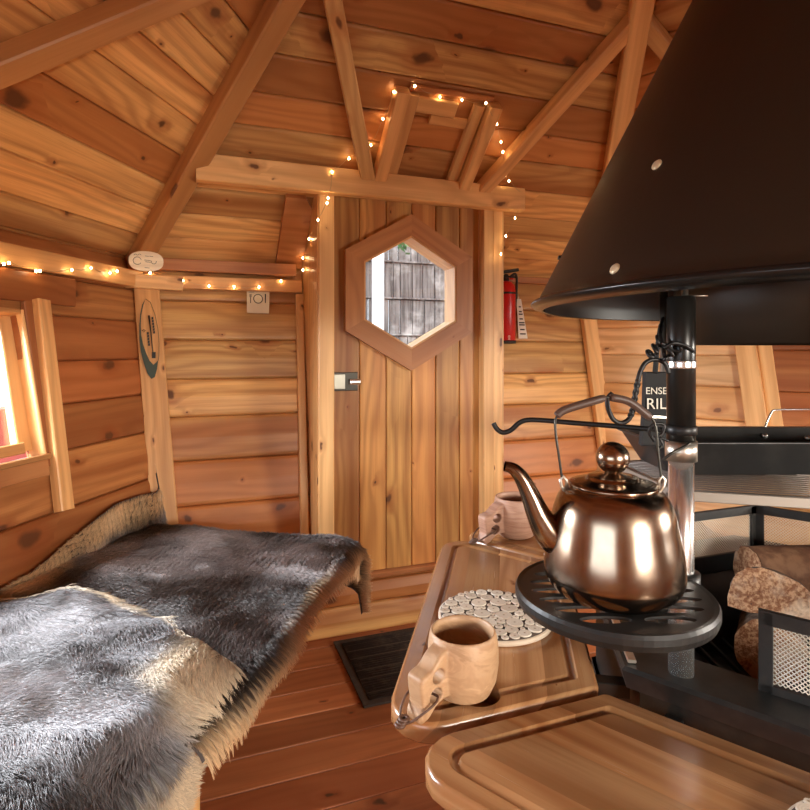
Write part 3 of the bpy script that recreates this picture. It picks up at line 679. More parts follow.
SCR = [(hx(-30, .258, 0), hx(30, .258, 0), 1), (hx(30, .258, 0), hx(90, .258, 0), 1), (hx(90, .258, 0), hx(150, .258, 0), 1), (hx(150, .258, 0), hx(205, .262, 0), 0), (H + n4 * .266 + t4 * .052, H + n4 * .262 - t4 * .14, 0)]
for A, B, lit in SCR:
    t = (B - A).normalized(); zt = .763; mb = MB()
    for zz in (.670, zt - .006): mb.beam(Vector((A.x, A.y, zz)), Vector((B.x, B.y, zz)), .006, .016 if zz > .7 else .03, up=UP, ch=.001)
    for Q in (A + t * .007, B - t * .007): mb.beam(Vector((Q.x, Q.y, .655)), Vector((Q.x, Q.y, zt)), .014, .006, up=t.cross(UP), ch=.001)
    sc = mb.build('spark_guard', M['black'], hearth)
    mb = MB(); wires(mb, A + t * .01 + UP * .686, B - t * .01 + UP * .686, .686, zt - .012, .0050, .0006); mb.build('mesh_screen', M['nickel'], sc, off=hearth.location)
# bright strip added along the rim as the highlight on its bevelled edge
mb = MB(); A = Vector(hx(-90, .352, .677)); B = hx(-30, .352, .677)
mb.beam(A + UP * .002, B + UP * .002, .010, .004, up=UP, ch=.001); mb.build('edge_highlight', M['nickel'], hearth)
# ---- firewood on the grate of the pit
def log(label, P, axis, L, prof, mat_side='bark'):
    th = thing('firewood_log', label, 'log', P, 'firewood in the pit'); ax = Vector(axis).normalized(); sx = ax.cross(UP).normalized(); uz = sx.cross(ax)
    P = Vector(P); ringA = [P + sx * a + uz * b for a, b in prof]; c = sum(ringA, Vector()) / len(ringA)
    rings = []
    for f in (0, .12, .4, .7, 1): rings.append([q + ax * (L * f) + (q - c) * (random.uniform(-.03, .03)) + Vector((0, 0, random.uniform(-.001, .001))) for q in ringA])
    m = MB(); m.loops(rings, caps=(False, False)); m.build('bark', M[mat_side], th)
    for r, n in ((rings[0], 'cut_face'), (rings[-1], 'cut_face')):
        m = MB(); cc = sum(r, Vector()) / len(r); d = (-ax if r is rings[0] else ax) * .001
        rr = [[cc + (q - cc) * f + d * (1 + .5 * random.random()) for q in r] for f in (1.0, .97, .6)]
        m.loops(rr, caps=(False, True), smooth=False); m.build(n, M['logend'], th)
    return th
def arcprof(w, h, n=22, flat=0.0):
    out = []
    for k in range(n):
        a = PI * k / (n - 1); rj = 1 + .05 * math.sin(3 * a + 1) + random.uniform(-.015, .015); out.append((math.cos(a) * w / 2 * rj, math.sin(a) ** .85 * h * rj))
    return out + [(-w * .25, -.003), (0, .001), (w * .25, -.003)]
def circ(r, n=24): return [(r * math.cos(2 * PI * k / n) * (1 + random.uniform(-.04, .04)), r * math.sin(2 * PI * k / n) * (1 + random.uniform(-.04, .04))) for k in range(n)]
P1 = at(771, 615, .83); P1b = at(770, 652, .84); P2 = at(749, 572, .95)
log('split log facing forwards with a pale speckled half-round cut face', P1, FW * 1.0 + RT * .66 - UP * .36, .13, arcprof(.112, .064))
log('mossy round log lying underneath the split log', (P1b.x, P1b.y, P1.z - .058), FW * 1.0 + RT * .66 - UP * .15, .12, circ(.046))
log('brown log lying crosswise behind the others against the mesh screen', (P2.x, P2.y, P2.z), RT + FW * .05, .20, circ(.040), 'barkbrown')
mb = MB()
for k in range(-5, 6): mb.beam(H + RT * (k * .026) - FW * .15 + UP * .572, H + RT * (k * .026) + FW * .15 + UP * .572, .006, .008, ch=.001)
mb.build('fire_bars', M['iron'], hearth)

# ------------------------------------------------------------------ hood
hood = thing('smoke_hood', 'large black conical smoke hood over the fire pit', 'hood', (H.x, H.y, 1.1))
def hr(z): return .403 + (z - 1.128) * (.171 - .403) / (1.588 - 1.128)
mb = MB()
prof = [(.398, 1.112), (.413, 1.1165), (.4145, 1.119), (.413, 1.1225), (.404, 1.127), (hr(1.14), 1.14), (hr(1.588), 1.588), (.105, 1.72), (.100, 1.74), (.100, 2.95), (.096, 2.95), (.096, 1.74), (.101, 1.72), (hr(1.588) - .004, 1.586), (hr(1.14) - .004, 1.137), (.394, 1.124), (.394, 1.112)]
mb.lathe(prof, 96, (H.x, H.y, 0), caps=(False, False)); mb.build('cone', M['hood'], hood)
mb = MB(); mb.lathe([(.403, 1.1262), (.411, 1.1245), (.4155, 1.1205), (.4155, 1.118), (.411, 1.1145), (.399, 1.110), (.396, 1.112), (.410, 1.119), (.403, 1.1262)], 96, (H.x, H.y, 0), caps=(False, False)); mb.build('rim', M['hoodrim'], hood)
mb = MB(); mb.lathe([(.0, 1.20), (.19, 1.20), (.196, 1.19), (.200, 1.058), (.204, 1.058), (.204, 1.20), (.19, 1.215), (.0, 1.215)], 64, (H.x, H.y, 0), caps=(False, False)); mb.build('inner_collar', M['hood'], hood)
for k in range(3):
    a = nrm(60 + 120 * k); mb = MB(); mb.beam(H + a * .2 + UP * 1.19, H + a * .375 + UP * 1.19, .02, .004, up=UP, ch=.001); mb.build('strut', M['iron'], hood)
def cone_hit(x, y):
    best = None
    for k in range(4000):
        P = CAM + ray(x, y) * (.3 + k * .0004)
        if math.hypot(P.x - H.x, P.y - H.y) < hr(P.z): return P
for x, y in ((657, 165), (615, 269)):
    P = cone_hit(x, y); n = Vector((P.x - H.x, P.y - H.y, 0)).normalized(); n = (n + UP * .5).normalized()
    mb = MB(); mb.v = []; a = n.cross(UP).normalized(); b = n.cross(a)
    mb.loops([[P + a * (math.cos(q) * r) + b * (math.sin(q) * r) + n * h for q in [2 * PI * i / 20 for i in range(20)]] for r, h in ((.0068, -.001), (.0068, .0012), (.005, .0026), (.002, .0032))]); mb.build('rivet', M['rivet'], hood)

# ------------------------------------------------------------------ pole with swing arm and tray
PX, PY = .5295, .517
pole = thing('grill_pole', 'chromed upright pole with black upper sleeve at the edge of the fire pit', 'pole', (PX, PY, .676))
mb = MB(); mb.lathe([(.0138, .676), (.0138, .93)], 32, (PX, PY, 0)); mb.build('chrome_tube', M['chrome'], pole)
mb = MB(); mb.lathe([(.0155, .945), (.0155, 1.1105), (.014, 1.112), (.005, 1.112)], 32, (PX, PY, 0)); mb.build('black_sleeve', M['sleeve'], pole)
mb = MB(); mb.lathe([(.0172, .922), (.0172, .945), (.0155, .945)], 32, (PX, PY, 0)); mb.build('collar', M['nickel'], pole)
mb = MB(); mb.lathe([(.0158, 1.0285), (.0161, 1.030), (.0161, 1.0365), (.0158, 1.038)], 32, (PX, PY, 0)); mb.build('ring', M['chrome'], pole)
mb = MB(); mb.lathe([(.0035, 1.112), (.0035, 1.20)], 16, (PX + .006, PY, 0)); mb.tube([Vector((PX, PY, 1.113)) + RT * .004, Vector((PX, PY, 1.113)) + RT * .026 - FW * .01 - UP * .001], .0009, 6); mb.build('locking_pin', M['nickel'], pole)
p0 = at(668, 452, .648); mb = MB(); mb.tube(catmull([at(663, 460, .64), at(672, 453, .637), at(684, 447, .64), at(690, 443, .645)], 5), .0016, 8); mb.build('clamp_screw', M['darkmetal'], pole)
b2 = at(664, 344, 1.02)
mb = MB(); mb.lathe([(.0068, .676), (.0068, 1.16)], 20, (b2.x, b2.y, 0)); tag(mb.build('support_rod', M['nickel'], None, off=(b2.x, b2.y, .676)), 'thin grey rod rising behind the black sleeved pole into the hood', 'rod')
arm = MB(); ap_ = [at(676, 431, .667), at(655, 429.5, .675), at(620, 426.5, .69), at(575, 423, .705), at(545, 420.5, .718), at(528, 420, .725), at(519, 423, .728), at(511, 430, .730), at(503, 432.5, .731), at(497, 429, .732), at(493.5, 423, .733)]
arm.tube(catmull(ap_, 6), .0031, 10); armo = arm.build('swing_arm', M['iron'], None, off=at(676, 431, .667)); tag(armo, 'black iron swing arm with upturned hook end behind the kettle handle', 'arm')
m2 = MB(); m2.lathe([(.0158, .952), (.0172, .953), (.0172, .962), (.0158, .963)], 24, (PX, PY, 0)); m2.build('arm_collar', M['iron'], armo, off=armo.location)
m2 = MB(); m2.tube(catmull([at(654, 441, .655), at(649, 432, .652), at(654, 424, .65), at(664, 425, .65), at(662, 434, .65), at(655, 437, .65)], 6), .0017, 8); m2.tube(catmull([at(668, 441, .648), at(660, 438, .648), at(663, 446, .648), at(657, 449, .648)], 6), .0013, 8); m2.build('scroll', M['iron'], armo, off=armo.location)
# s-hook: round rod, twisted middle
hp = [(668.7, 373), (664.7, 363), (655, 359.5), (646, 362.5), (640.5, 371.4), (637.5, 383), (634.5, 399), (632, 412), (628, 420), (620.5, 423), (613, 419), (608.4, 409), (607.6, 399), (612.4, 393)]
hk = MB(); pts = catmull([at(x, y, .655) for x, y in hp], 8)
hk.tube(pts, .0027, 10)
tw = pts[38:62]
for sg in (0, PI):
    hk.tube([q + RT * (math.cos(i * .9 + sg) * .0016) + FW * (math.sin(i * .9 + sg) * .0016) for i, q in enumerate(tw)], .0022, 8)
hko = tag(hk.build('pot_hook', M['iron'], None, off=at(640, 390, .655)), 'black wrought iron S-shaped pot hook with a twisted shank', 'hook')
ch = MB()
for k, (x, y, r) in enumerate(((669, 350, .008), (662, 345, .008), (655, 349, .0075), (650, 354, .007), (675, 347, .007), (664, 352, .007), (658, 340, .006), (666, 358, .0068))):
    P = at(x, y, .648 + .004 * (k % 3)); ax = Vector((random.uniform(-1, 1), random.uniform(-1, 1), random.uniform(-1, 1))).normalized(); a = ax.orthogonal().normalized(); b = ax.cross(a)
    ch.tube([P + (a * math.cos(q) + b * .6 * math.sin(q)) * r for q in [2 * PI * i / 16 for i in range(16)]], .0020, 8, closed=True)
ch.tube(catmull([at(662, 345, .66), at(660, 330, .68), at(663, 318, .70)], 5), .002, 8); ch.tube(catmull([at(664, 348, .645), at(674, 343, .642), at(686, 346, .645), at(694, 352, .655)], 5), .0022, 8)
tag(ch.build('hook_chain', M['iron'], None, off=at(662, 348, .65)), 'small black chain bunched round the pole above the pot hook', 'chain')
# black apron/bag with white lettering
bg_ = thing('grill_bag', 'black fabric pouch with white lettering hanging behind the pole', 'bag', at(662, 400, .80))
dB = .80; poly = [(646, 372), (671, 372), (690, 376), (690, 446), (642, 446), (645, 410)]
mb = MB(); f_ = [at(x, y, dB) for x, y in poly]; b_ = [q + FW * .012 for q in f_]; mb.loops([[q + FW * .002 + (sum(f_, Vector()) / 6 - q) * .03 for q in f_], f_, b_], smooth=False); mb.build('body', M['fabricblack'], bg_)
mb = MB(); mb.tube([at(655, 373, dB), at(657, 350, dB + .01), at(661, 325, .83)], .0035, 8); mb.build('strap', M['fabricblack'], bg_)
def text(body, size, loc, xdir, up, mat, parent, name='lettering', ext=.0003, align='LEFT'):
    c = bpy.data.curves.new(name, 'FONT'); c.body = body; c.size = size; c.extrude = ext; c.align_x = align; c.align_y = 'BOTTOM'
    o = bpy.data.objects.new(name, c); COL.objects.link(o); c.materials.append(M[mat]); x = Vector(xdir).normalized(); z = x.cross(Vector(up)).normalized(); y = z.cross(x)
    mt = Matrix((x, y, z)).transposed().to_4x4(); mt.translation = Vector(loc) - (parent.location if parent else Vector()); o.matrix_local = mt
    if parent: o.parent = parent
    bpy.context.view_layer.update(); dg = bpy.context.evaluated_depsgraph_get(); me = bpy.data.meshes.new_from_object(o.evaluated_get(dg))
    q = bpy.data.objects.new(name, me); COL.objects.link(q); q.parent = parent; q.matrix_local = mt; bpy.data.objects.remove(o, do_unlink=True)
    return q
text('ENSEL', .0135, at(645.5, 396, dB - .001), RT, UP, 'white', bg_); text('RIL', .0215, at(646, 412, dB - .001), RT, UP, 'white', bg_)
mb = MB(); mb.beam(at(645, 416.5, dB - .002), at(672, 417.5, dB - .002), .002, .004, up=UP, ch=.0005); mb.build('trim_strip', M['nickel'], bg_)

# tray
tray = thing('kettle_tray', 'round slotted black iron tray on the pole holding the kettle', 'tray', (.423, .506, .79))
mb = MB(); mb.lathe([(0, .7872), (.093, .7872), (.097, .774), (.1015, .776), (.1035, .782), (.1035, .788), (.1015, .7915), (.097, .7905), (0, .7895)], 72, (.423, .506, 0), caps=(False, False), smooth=False); plate = mb.build('plate', M['black'], tray, weld=True)
cb = MB()
def slot(cx, cy, L, w):
    o = Vector((.423, .506, .77)) + RT * cx + FW * cy
    cb.loops([[o + RT * (math.cos(q) * L / 2) + FW * (math.sin(q) * w / 2) + UP * h for q in [2 * PI * i / 20 for i in range(20)]] for h in (0, .03)], smooth=False)
for r in range(-3, 4):
    y = r * .0225; half = math.sqrt(max(.088 ** 2 - y * y, 0))
    if half < .03: continue
    L = half - .006
    for sg in (-1, 1): slot(sg * (half / 2 + .003), y, L, .0155)
cut = cb.build('cut', None, tray); boolean(plate, cut)
mb = MB(); mb.lathe([(.0140, .770), (.0205, .771), (.0205, .7925), (.0140, .7935)], 28, (PX, PY, 0), caps=(False, False)); mb.beam((.515, .515, .780), (.523, .516, .780), .03, .014, ch=.002); mb.build('collar', M['black'], tray)

# ------------------------------------------------------------------ kettle
kt = thing('kettle', 'shiny copper brown kettle with ball knob standing on the slotted tray', 'kettle', (.4225, .5055, .7905)); kt.rotation_euler = (0, 0, -YAW)
mb = MB(); pr = catmull([(0.0, 0, 0), (.052, 0, 0), (.064, 0, .005), (.0715, 0, .017), (.0722, 0, .030), (.0700, 0, .048), (.0655, 0, .070), (.0625, 0, .086), (.0585, 0, .098), (.053, 0, .1068), (.0455, 0, .112)], 5)
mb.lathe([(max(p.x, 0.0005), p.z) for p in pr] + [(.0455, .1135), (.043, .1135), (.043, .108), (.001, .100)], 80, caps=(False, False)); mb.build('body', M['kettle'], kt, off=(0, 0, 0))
mb = MB(); mb.lathe([(.001, .112), (.0448, .1125), (.0462, .1140), (.0462, .1153), (.0445, .1165), (.038, .1180), (.030, .1200), (.0268, .1206), (.0268, .1228), (.0255, .1236), (.0195, .1240), (.010, .1262), (.0075, .1275), (.001, .1280)], 64, caps=(False, False)); lid = mb.build('lid', M['kettle'], kt, off=(0, 0, 0))
mb = MB(); mb.lathe([(.0172 * math.sin(a) + .0003, .1432 - .0172 * math.cos(a)) for a in [PI * k / 24 for k in range(25)]], 40, caps=(False, False)); mb.build('knob', M['kettle'], lid, off=(0, 0, 0))
mb = MB(); sp = catmull([(-.050, 0, .052), (-.066, 0, .060), (-.079, 0, .080), (-.089, 0, .103), (-.098, 0, .121), (-.107, 0, .131), (-.1165, 0, .134)], 5)
rs = np.interp(np.linspace(0, 1, len(sp)), [0, .17, .35, .55, .75, .9, 1], [.021, .0175, .0128, .0095, .0075, .006, .0055]); mb.tube(sp, list(rs), 20, caps=False)
mb.tube(sp[::-1], list(rs[::-1] * .86), 20, caps=False); mb.build('spout', M['kettle'], kt, off=(0, 0, 0), fixn=False)
for sg in (-1, 1):
    mb = MB(); mb.tube([(sg * .050, 0, .106), (sg * .055, 0, .112), (sg * .0565, 0, .119), (sg * .0535, 0, .1235), (sg * .050, 0, .119), (sg * .0495, 0, .110)], .0018, 8); mb.build('ear', M['nickel'], kt, off=(0, 0, 0))
mb = MB(); bl = catmull([(-.0545, 0, .120), (-.058, 0, .145), (-.0615, 0, .170), (-.0610, 0, .186), (-.052, 0, .194), (-.028, 0, .203), (-.006, 0, .2085), (.020, 0, .202), (.040, 0, .188), (.0465, 0, .176), (.049, 0, .15), (.0525, 0, .120)], 6); mb.tube(bl, .0014, 8, up=(0, 1, 0)); h_ = mb.build('handle', M['darkmetal'], kt, off=(0, 0, 0))
for sl in ((-.0605, .188, -.050, .1955, -.008, .208), (-.003, .2085, .018, .2035, .041, .186)):
    q = catmull([(sl[0], 0, sl[1]), (sl[2], 0, sl[3]), (sl[4], 0, sl[5])], 6); mb = MB(); mb.tube(q, [.0034] + [.0044] * (len(q) - 2) + [.0034], 10, up=(0, 1, 0), flat=1.0); mb.build('grip_sleeve', M['leatherdark'], h_, off=(0, 0, 0))

# ------------------------------------------------------------------ grate and pan
grate = thing('cooking_grate', 'hexagonal wire cooking grate with a pale frame beside the pole', 'grate', (H.x, H.y, .85))
mb = MB(); GP = [(.366, .776), (.64, .700), (.80, .80), (.80, .98), (.62, 1.06), (.352, .97)]
g6 = [CAM + RT * l + FW * d + UP * (-.196) for l, d in GP]
for k in range(6): mb.beam(g6[k], g6[(k + 1) % 6], .005, .014, up=UP, ch=.001, extA=.001, extB=.001)
mb.build('frame', M['palemetal'], grate)
mb = MB(); dA = Vector((GP[1][0] - GP[0][0], GP[1][1] - GP[0][1], 0)).normalized(); nA = Vector((-dA.y, dA.x, 0)); k = .010
while k < .34:
    o_ = Vector((GP[0][0], GP[0][1], 0)) + nA * k; ts = []
    for i in range(6):
        a_ = Vector((*GP[i], 0)); e_ = Vector((*GP[(i + 1) % 6], 0)) - a_; cr = dA.x * e_.y - dA.y * e_.x
        if abs(cr) < 1e-6: continue
        w_ = a_ - o_; tt = (w_.x * e_.y - w_.y * e_.x) / cr; uu = (w_.x * dA.y - w_.y * dA.x) / cr
        if -1e-6 <= uu <= 1 + 1e-6: ts.append(tt)
    if len(ts) >= 2:
        pq = [CAM + RT * (o_ + dA * q).x + FW * (o_ + dA * q).y + UP * (-.1905) for q in (min(ts), max(ts))]; mb.tube(pq, .0013, 6)
    k += .0135
mb.build('wires', M['gratewire'], grate)
mb = MB(); mb.beam(Vector((PX + .012, PY + .010, .850)), CAM + RT * .366 + FW * .80 + UP * (-.200), .006, .006, ch=.001); mb.build('bracket', M['iron'], grate)
pan = thing('roasting_pan', 'black oblong roasting pan with wire handle on the cooking grate', 'pan', CAM + FW * .94 + RT * .58 + UP * (-.19)); 
def pr4(l0, l1, d0, d1, z): 
    r = .03; out = []
    for (cx, cy, a0) in ((l1 - r, d0 + r, -90), (l1 - r, d1 - r, 0), (l0 + r, d1 - r, 90), (l0 + r, d0 + r, 180)):
        for i in range(6): q = rad(a0 + i * 18); out.append(CAM + RT * (cx + r * math.cos(q)) + FW * (cy + r * math.sin(q)) + UP * z)
    return out
mb = MB(); mb.loops([pr4(.43, .76, .885, 1.0, -.1935), pr4(.405, .785, .868, 1.012, -.188), pr4(.378, .805, .858, 1.028, -.141), pr4(.372, .810, .852, 1.034, -.1395), pr4(.374, .808, .855, 1.031, -.137), pr4(.385, .80, .864, 1.022, -.1395), pr4(.41, .78, .873, 1.007, -.185)]); mb.build('body', M['pan'], pan)
mb = MB(); hpts = [at(764, 436, 1.02), at(765.5, 426, 1.03), at(771, 413, 1.04), at(776, 410, 1.045), at(800, 409.5, 1.045), at(816, 410, 1.045), at(821, 416, 1.04), at(823, 438, 1.02)]
mb.tube(catmull(hpts, 4), .0018, 8); mb.build('wire_handle', M['chrome'], pan)
for x, y in ((765, 436), (807, 438)):
    mb = MB(); P = at(x, y, 1.012); mb.loops([[P + RT * (math.cos(q) * r) + UP * (math.sin(q) * r) - FW * h for q in [2 * PI * i / 14 for i in range(14)]] for r, h in ((.0042, -.010), (.0042, .002), (.002, .004))]); mb.build('rivet', M['chrome'], pan)

# ------------------------------------------------------------------ side tables
def rpoly(pts, rads, inset, n=7):
    """inset a convex polygon and round its corners; constant vertex count"""
    m = len(pts); out = []; lines = []
    cx = sum(p[0] for p in pts) / m; cy = sum(p[1] for p in pts) / m
    for k in range(m):
        a = Vector((*pts[k], 0)); b = Vector((*pts[(k + 1) % m], 0)); d = (b - a).normalized(); nn = Vector((-d.y, d.x, 0))
        if nn.dot(Vector((cx, cy, 0)) - a) < 0: nn = -nn
        lines.append((a + nn * inset, d))
    V = []
    for k in range(m):
        (p, d), (q, e) = lines[k - 1], lines[k]; cr = d.x * e.y - d.y * e.x; s = ((q.x - p.x) * e.y - (q.y - p.y) * e.x) / cr; V.append(p + d * s)
    for k in range(m):
        v = V[k]; d0 = (V[k - 1] - v).normalized(); d1 = (V[(k + 1) % m] - v).normalized(); r = max(rads[k] - inset, .006); ang = d0.angle(d1) / 2; L = r / math.tan(ang); bis = (d0 + d1).normalized(); cc = v + bis * (r / math.sin(ang))
        a = v + d0 * L - cc; b = v + d1 * L - cc
        t0 = math.atan2(a.y, a.x); t1 = math.atan2(b.y, b.x); dt = (t1 - t0 + PI) % (2 * PI) - PI
        for i in range(n):
            q = t0 + dt * i / (n - 1); out.append((cc.x + r * math.cos(q), cc.y + r * math.sin(q)))
    return out
TZ = .655
def side_table(az, label, s_lo=.193, s_hi=.328, a_lo=.345, a_hi=.582, hole=None):
    n = nrm(az); t = tng(az); th = thing('side_table', label, 'table', H + n * .46 + UP * TZ, 'side tables round the fire pit')
    pts = [(-s_lo, a_lo), (s_lo, a_lo), (s_hi, a_hi), (-s_hi, a_hi)]; rads = [.012, .012, .045, .045]
    lev = [(.004, -.024), (0, -.020), (0, -.004), (.004, 0), (.022, 0), (.0245, -.0035), (.0285, -.005), (.0325, -.0035), (.035, 0)]
    mb = MB(); ids = []
    for ins, z in lev:
        ids.append([(mb.add(H + t * p + n * q + UP * (TZ + z)), p, q) for p, q in rpoly(pts, rads, ins)])
    m = len(ids[0]); rn = (random.random(), random.random())
    for k in range(len(ids) - 1):
        for j in range(m):
            q = (ids[k][j], ids[k][(j + 1) % m], ids[k + 1][(j + 1) % m], ids[k + 1][j])
            dz = [lev[k][1], lev[k][1], lev[k + 1][1], lev[k + 1][1]]
            mb.face([x[0] for x in q], [(x[1], x[2] + z_) for x, z_ in zip(q, dz)], rn, k < 3 or 3 < k < 8)
    mb.face([x[0] for x in ids[-1]], [(x[1], x[2]) for x in ids[-1]], rn); mb.face([x[0] for x in ids[0]][::-1], [(x[1], x[2]) for x in ids[0]][::-1], rn)
    o = mb.build('table_top', M['table'], th)
    if hole:
        c = MB(); c.lathe([(hole[2], TZ - .05), (hole[2], TZ + .02)], 48, (hole[0], hole[1], 0)); boolean(o, c.build('cut', None, th))
        c = MB(); c.lathe([(hole[2] + .002, TZ - .0245), (hole[2] + .002, TZ - .028), (.001, TZ - .028), (.001, TZ - .0255), (hole[2] - .001, TZ - .0255)], 40, (hole[0], hole[1], 0), caps=(False, False)); c.build('cup_well', M['beam_red'], th)
    for s in (-.13, .13):
        mb = MB(); mb.beam(H + n * .30 + t * s + UP * (TZ - .034), H + n * .54 + t * s + UP * (TZ - .034), .02, .018, ch=.001); mb.build('bracket', M['black'], th)
    return th
hp_ = at(478, 693, 1); hz = CAM + ray(478, 693) * ((CAM.z - TZ) / -ray(478, 693).z)
side_table(-60, 'wooden side table carrying the trivet and the cup with the leather cord', hole=(hz.x, hz.y, .026))
side_table(-120, 'wooden side table with a juice groove closest to the camera')
side_table(0, 'wooden side table by the door with the striped wooden cup on it')

# trivets made of wood slices
def trivet(label, loc, R, seed):
    rg = random.Random(seed); th = thing('trivet', label, 'trivet', loc, 'wood slice trivets')
    mb = MB(); mb.lathe([(.001, 0), (R - .003, 0), (R, .002), (R, .0065), (R - .002, .008), (.001, .008)], 72, caps=(False, False)); mb.build('base', M['slicerim'], th, off=(0, 0, 0))
    mb = MB(); mb.lathe([(.001, .0078), (R - .003, .0078), (R - .003, .0083), (.001, .0083)], 72, caps=(False, False)); mb.build('filler', M['slicebase'], th, off=(0, 0, 0))
    cs = []
    for r, cnt in ((.0125, 9), (.0095, 30), (.0072, 70), (.0052, 200), (.0036, 500)):
        for _ in range(cnt * 25):
            if sum(1 for c in cs if c[2] == r) >= cnt: break
            lim = R - r - .002; a = rg.uniform(0, 2 * PI); q = math.sqrt(rg.random()) * (lim if r < .012 else .04); x, y = q * math.cos(a), q * math.sin(a)
            if all(math.hypot(x - c[0], y - c[1]) > (r + c[2]) * .97 for c in cs): cs.append((x, y, r))
    mb = MB()
    for x, y, r in cs:
        n = 14; rn = (rg.random(), 0); ph = rg.uniform(0, 6); el = [r * (1 + .06 * math.sin(2 * (2 * PI * k / n) + ph)) for k in range(n)]
        top = [mb.add((x + el[k] * .95 * math.cos(2 * PI * k / n), y + el[k] * .95 * math.sin(2 * PI * k / n), .0102)) for k in range(n)]
        bot = [mb.add((x + el[k] * math.cos(2 * PI * k / n), y + el[k] * math.sin(2 * PI * k / n), .0080)) for k in range(n)]
        mb.face(top, [(el[k] * math.cos(2 * PI * k / n), el[k] * math.sin(2 * PI * k / n)) for k in range(n)], rn)
        for k in range(n): k2 = (k + 1) % n; mb.face((bot[k], bot[k2], top[k2], top[k]), [(r, 0)] * 4, rn)
    o = mb.build('wood_slices', M['slices'], th, off=(0, 0, 0)); o['kind'] = 'stuff'; return th
def on_z(x, y, z): d = ray(x, y); return CAM + d * ((z - CAM.z) / d.z)
tp = on_z(495, 612, TZ + .01); trivet('round trivet of sawn wood slices between the cup and the kettle tray', (tp.x, tp.y, TZ), .083, 5)
tp = on_z(806, 797, TZ + .01) - FW * .070 + RT * .022; trivet('trivet of pale wood slices just entering the bottom edge of the picture', (tp.x, tp.y, TZ), .075, 9)

# carved cups: bowl and handle fused into one skin
def kuksa(label, loc, rot, sc, stripes, group='carved wooden cups'):
    th = thing('carved_cup', label, 'cup', loc, group); th.rotation_euler = (0, 0, rot)
    mb = MB(); bowl = [(.001, 0), (.022, 0), (.030, .004), (.0365, .018), (.0390, .036), (.0385, .054), (.0365, .066), (.0350, .0695), (.0330, .0690), (.0318, .064), (.0335, .050), (.0330, .034), (.028, .016), (.018, .009), (.001, .008)]
    mb.lathe(bowl, 48, smooth=True)
    o = mb.build('body', M['birchstripe'] if stripes else M['birch'], th, off=(0, 0, 0))
    # handle slab along -x, outline in x,z
    ol = catmull([(-.030, 0, .066), (-.045, 0, .060), (-.058, 0, .049), (-.066, 0, .047), (-.0735, 0, .043), (-.073, 0, .030), (-.071, 0, .016), (-.075, 0, .006), (-.073, 0, -.000), (-.064, 0, .001), (-.052, 0, .010), (-.040, 0, .013), (-.030, 0, .012)], 4)
    hb = MB(); 
    rings = []
    for y, ins in ((-.0115, .90), (-.009, 1.0), (.009, 1.0), (.0115, .90)):
        cx, cz = -.052, .03; rings.append([(cx + (p.x - cx) * ins, y, cz + (p.z - cz) * ins) for p in ol])
    hb.loops(rings, smooth=False); ho_ = hb.build('cut', None, th, off=(0, 0, 0))
    for hx_, hz_, r in ((-.0485, .040, .0075), (-.0525, .0215, .0078)):
        c = MB(); c.loops([[(hx_ + r * 1.15 * math.cos(q) , y, hz_ + r * math.sin(q)) for q in [2 * PI * i / 24 for i in range(24)]] for y in (-.03, .03)], smooth=False); boolean(ho_, c.build('cutb', None, th, off=(0, 0, 0)))
    boolean(o, ho_, 'UNION')
    m = o.modifiers.new('r', 'REMESH'); m.mode = 'VOXEL'; m.voxel_size = .0011; m.use_smooth_shade = True
    m = o.modifiers.new('s', 'SMOOTH'); m.iterations = 9; m.factor = .5
    bpy.context.view_layer.update(); bake(o)
    me = o.data; me.materials.clear(); me.materials.append(M['birchstripe'] if stripes else M['birch3'])
    for p in me.polygons: p.use_smooth = True
    # cord through the handle with a toggle
    cd_ = MB(); cd_.tube(catmull([(-.052, -.013, .022), (-.060, -.017, .020), (-.074, -.014, .014), (-.084, -.006, .006), (-.088, .004, .003), (-.080, .012, .012), (-.066, .016, .020), (-.053, .013, .0225), (-.0525, .0, .0215), (-.052, -.013, .022)], 5), .0013, 8)
    cord = cd_.build('leather_cord', M['leather'], th, off=(0, 0, 0))
    k = MB()
    for i in range(3): k.tube([Vector((-.088, .002, .0045)) + Vector((math.cos(q) * .004 + (i - 1) * .0025, math.sin(q) * .004, (i - 1) * .0018)) for q in [2 * PI * j / 12 for j in range(12)]], .0021, 8, closed=True)
    k.build('knot', M['leather'], cord, off=(0, 0, 0))
    th.scale = (sc, sc, sc); return th
cp = on_z(463, 692, TZ); kuksa('carved wooden cup with finger-hole handle and leather cord at the table corner', (cp.x, cp.y, TZ), -YAW + rad(42), 1.05, False)
cp = on_z(516, 536, TZ); kuksa('striped wooden cup behind the kettle spout on the far table', (cp.x, cp.y, TZ), -YAW + rad(28), 1.22, True)

# ------------------------------------------------------------------ door mat
mat = thing('door_mat', 'dark ribbed door mat on the floor in front of the door', 'mat', (.80, 1.82, 0))
mb = MB(); mb.box((.462, 1.617, .001), (1.12, 2.018, .008)); mb.build('backing', M['mat'], mat)
mb = MB(); y = 1.645
i = 0
while y < 1.99:
    mb.tube([(.485, y, .009), (1.10, y, .009)], .0045, 6, rn=(.5, .5)); y += .0125; i += 1
mb.build('dark_ribs', M['mat'], mat)
mb = MB()
for y in (1.664, 1.702, 1.739, 1.789, 1.827, 1.864, 1.914, 1.952): mb.tube([(.485, y + .0062, .0115), (1.10, y + .0062, .0115)], .0022, 6)
mb.build('light_ribs', M['matrib'], mat)

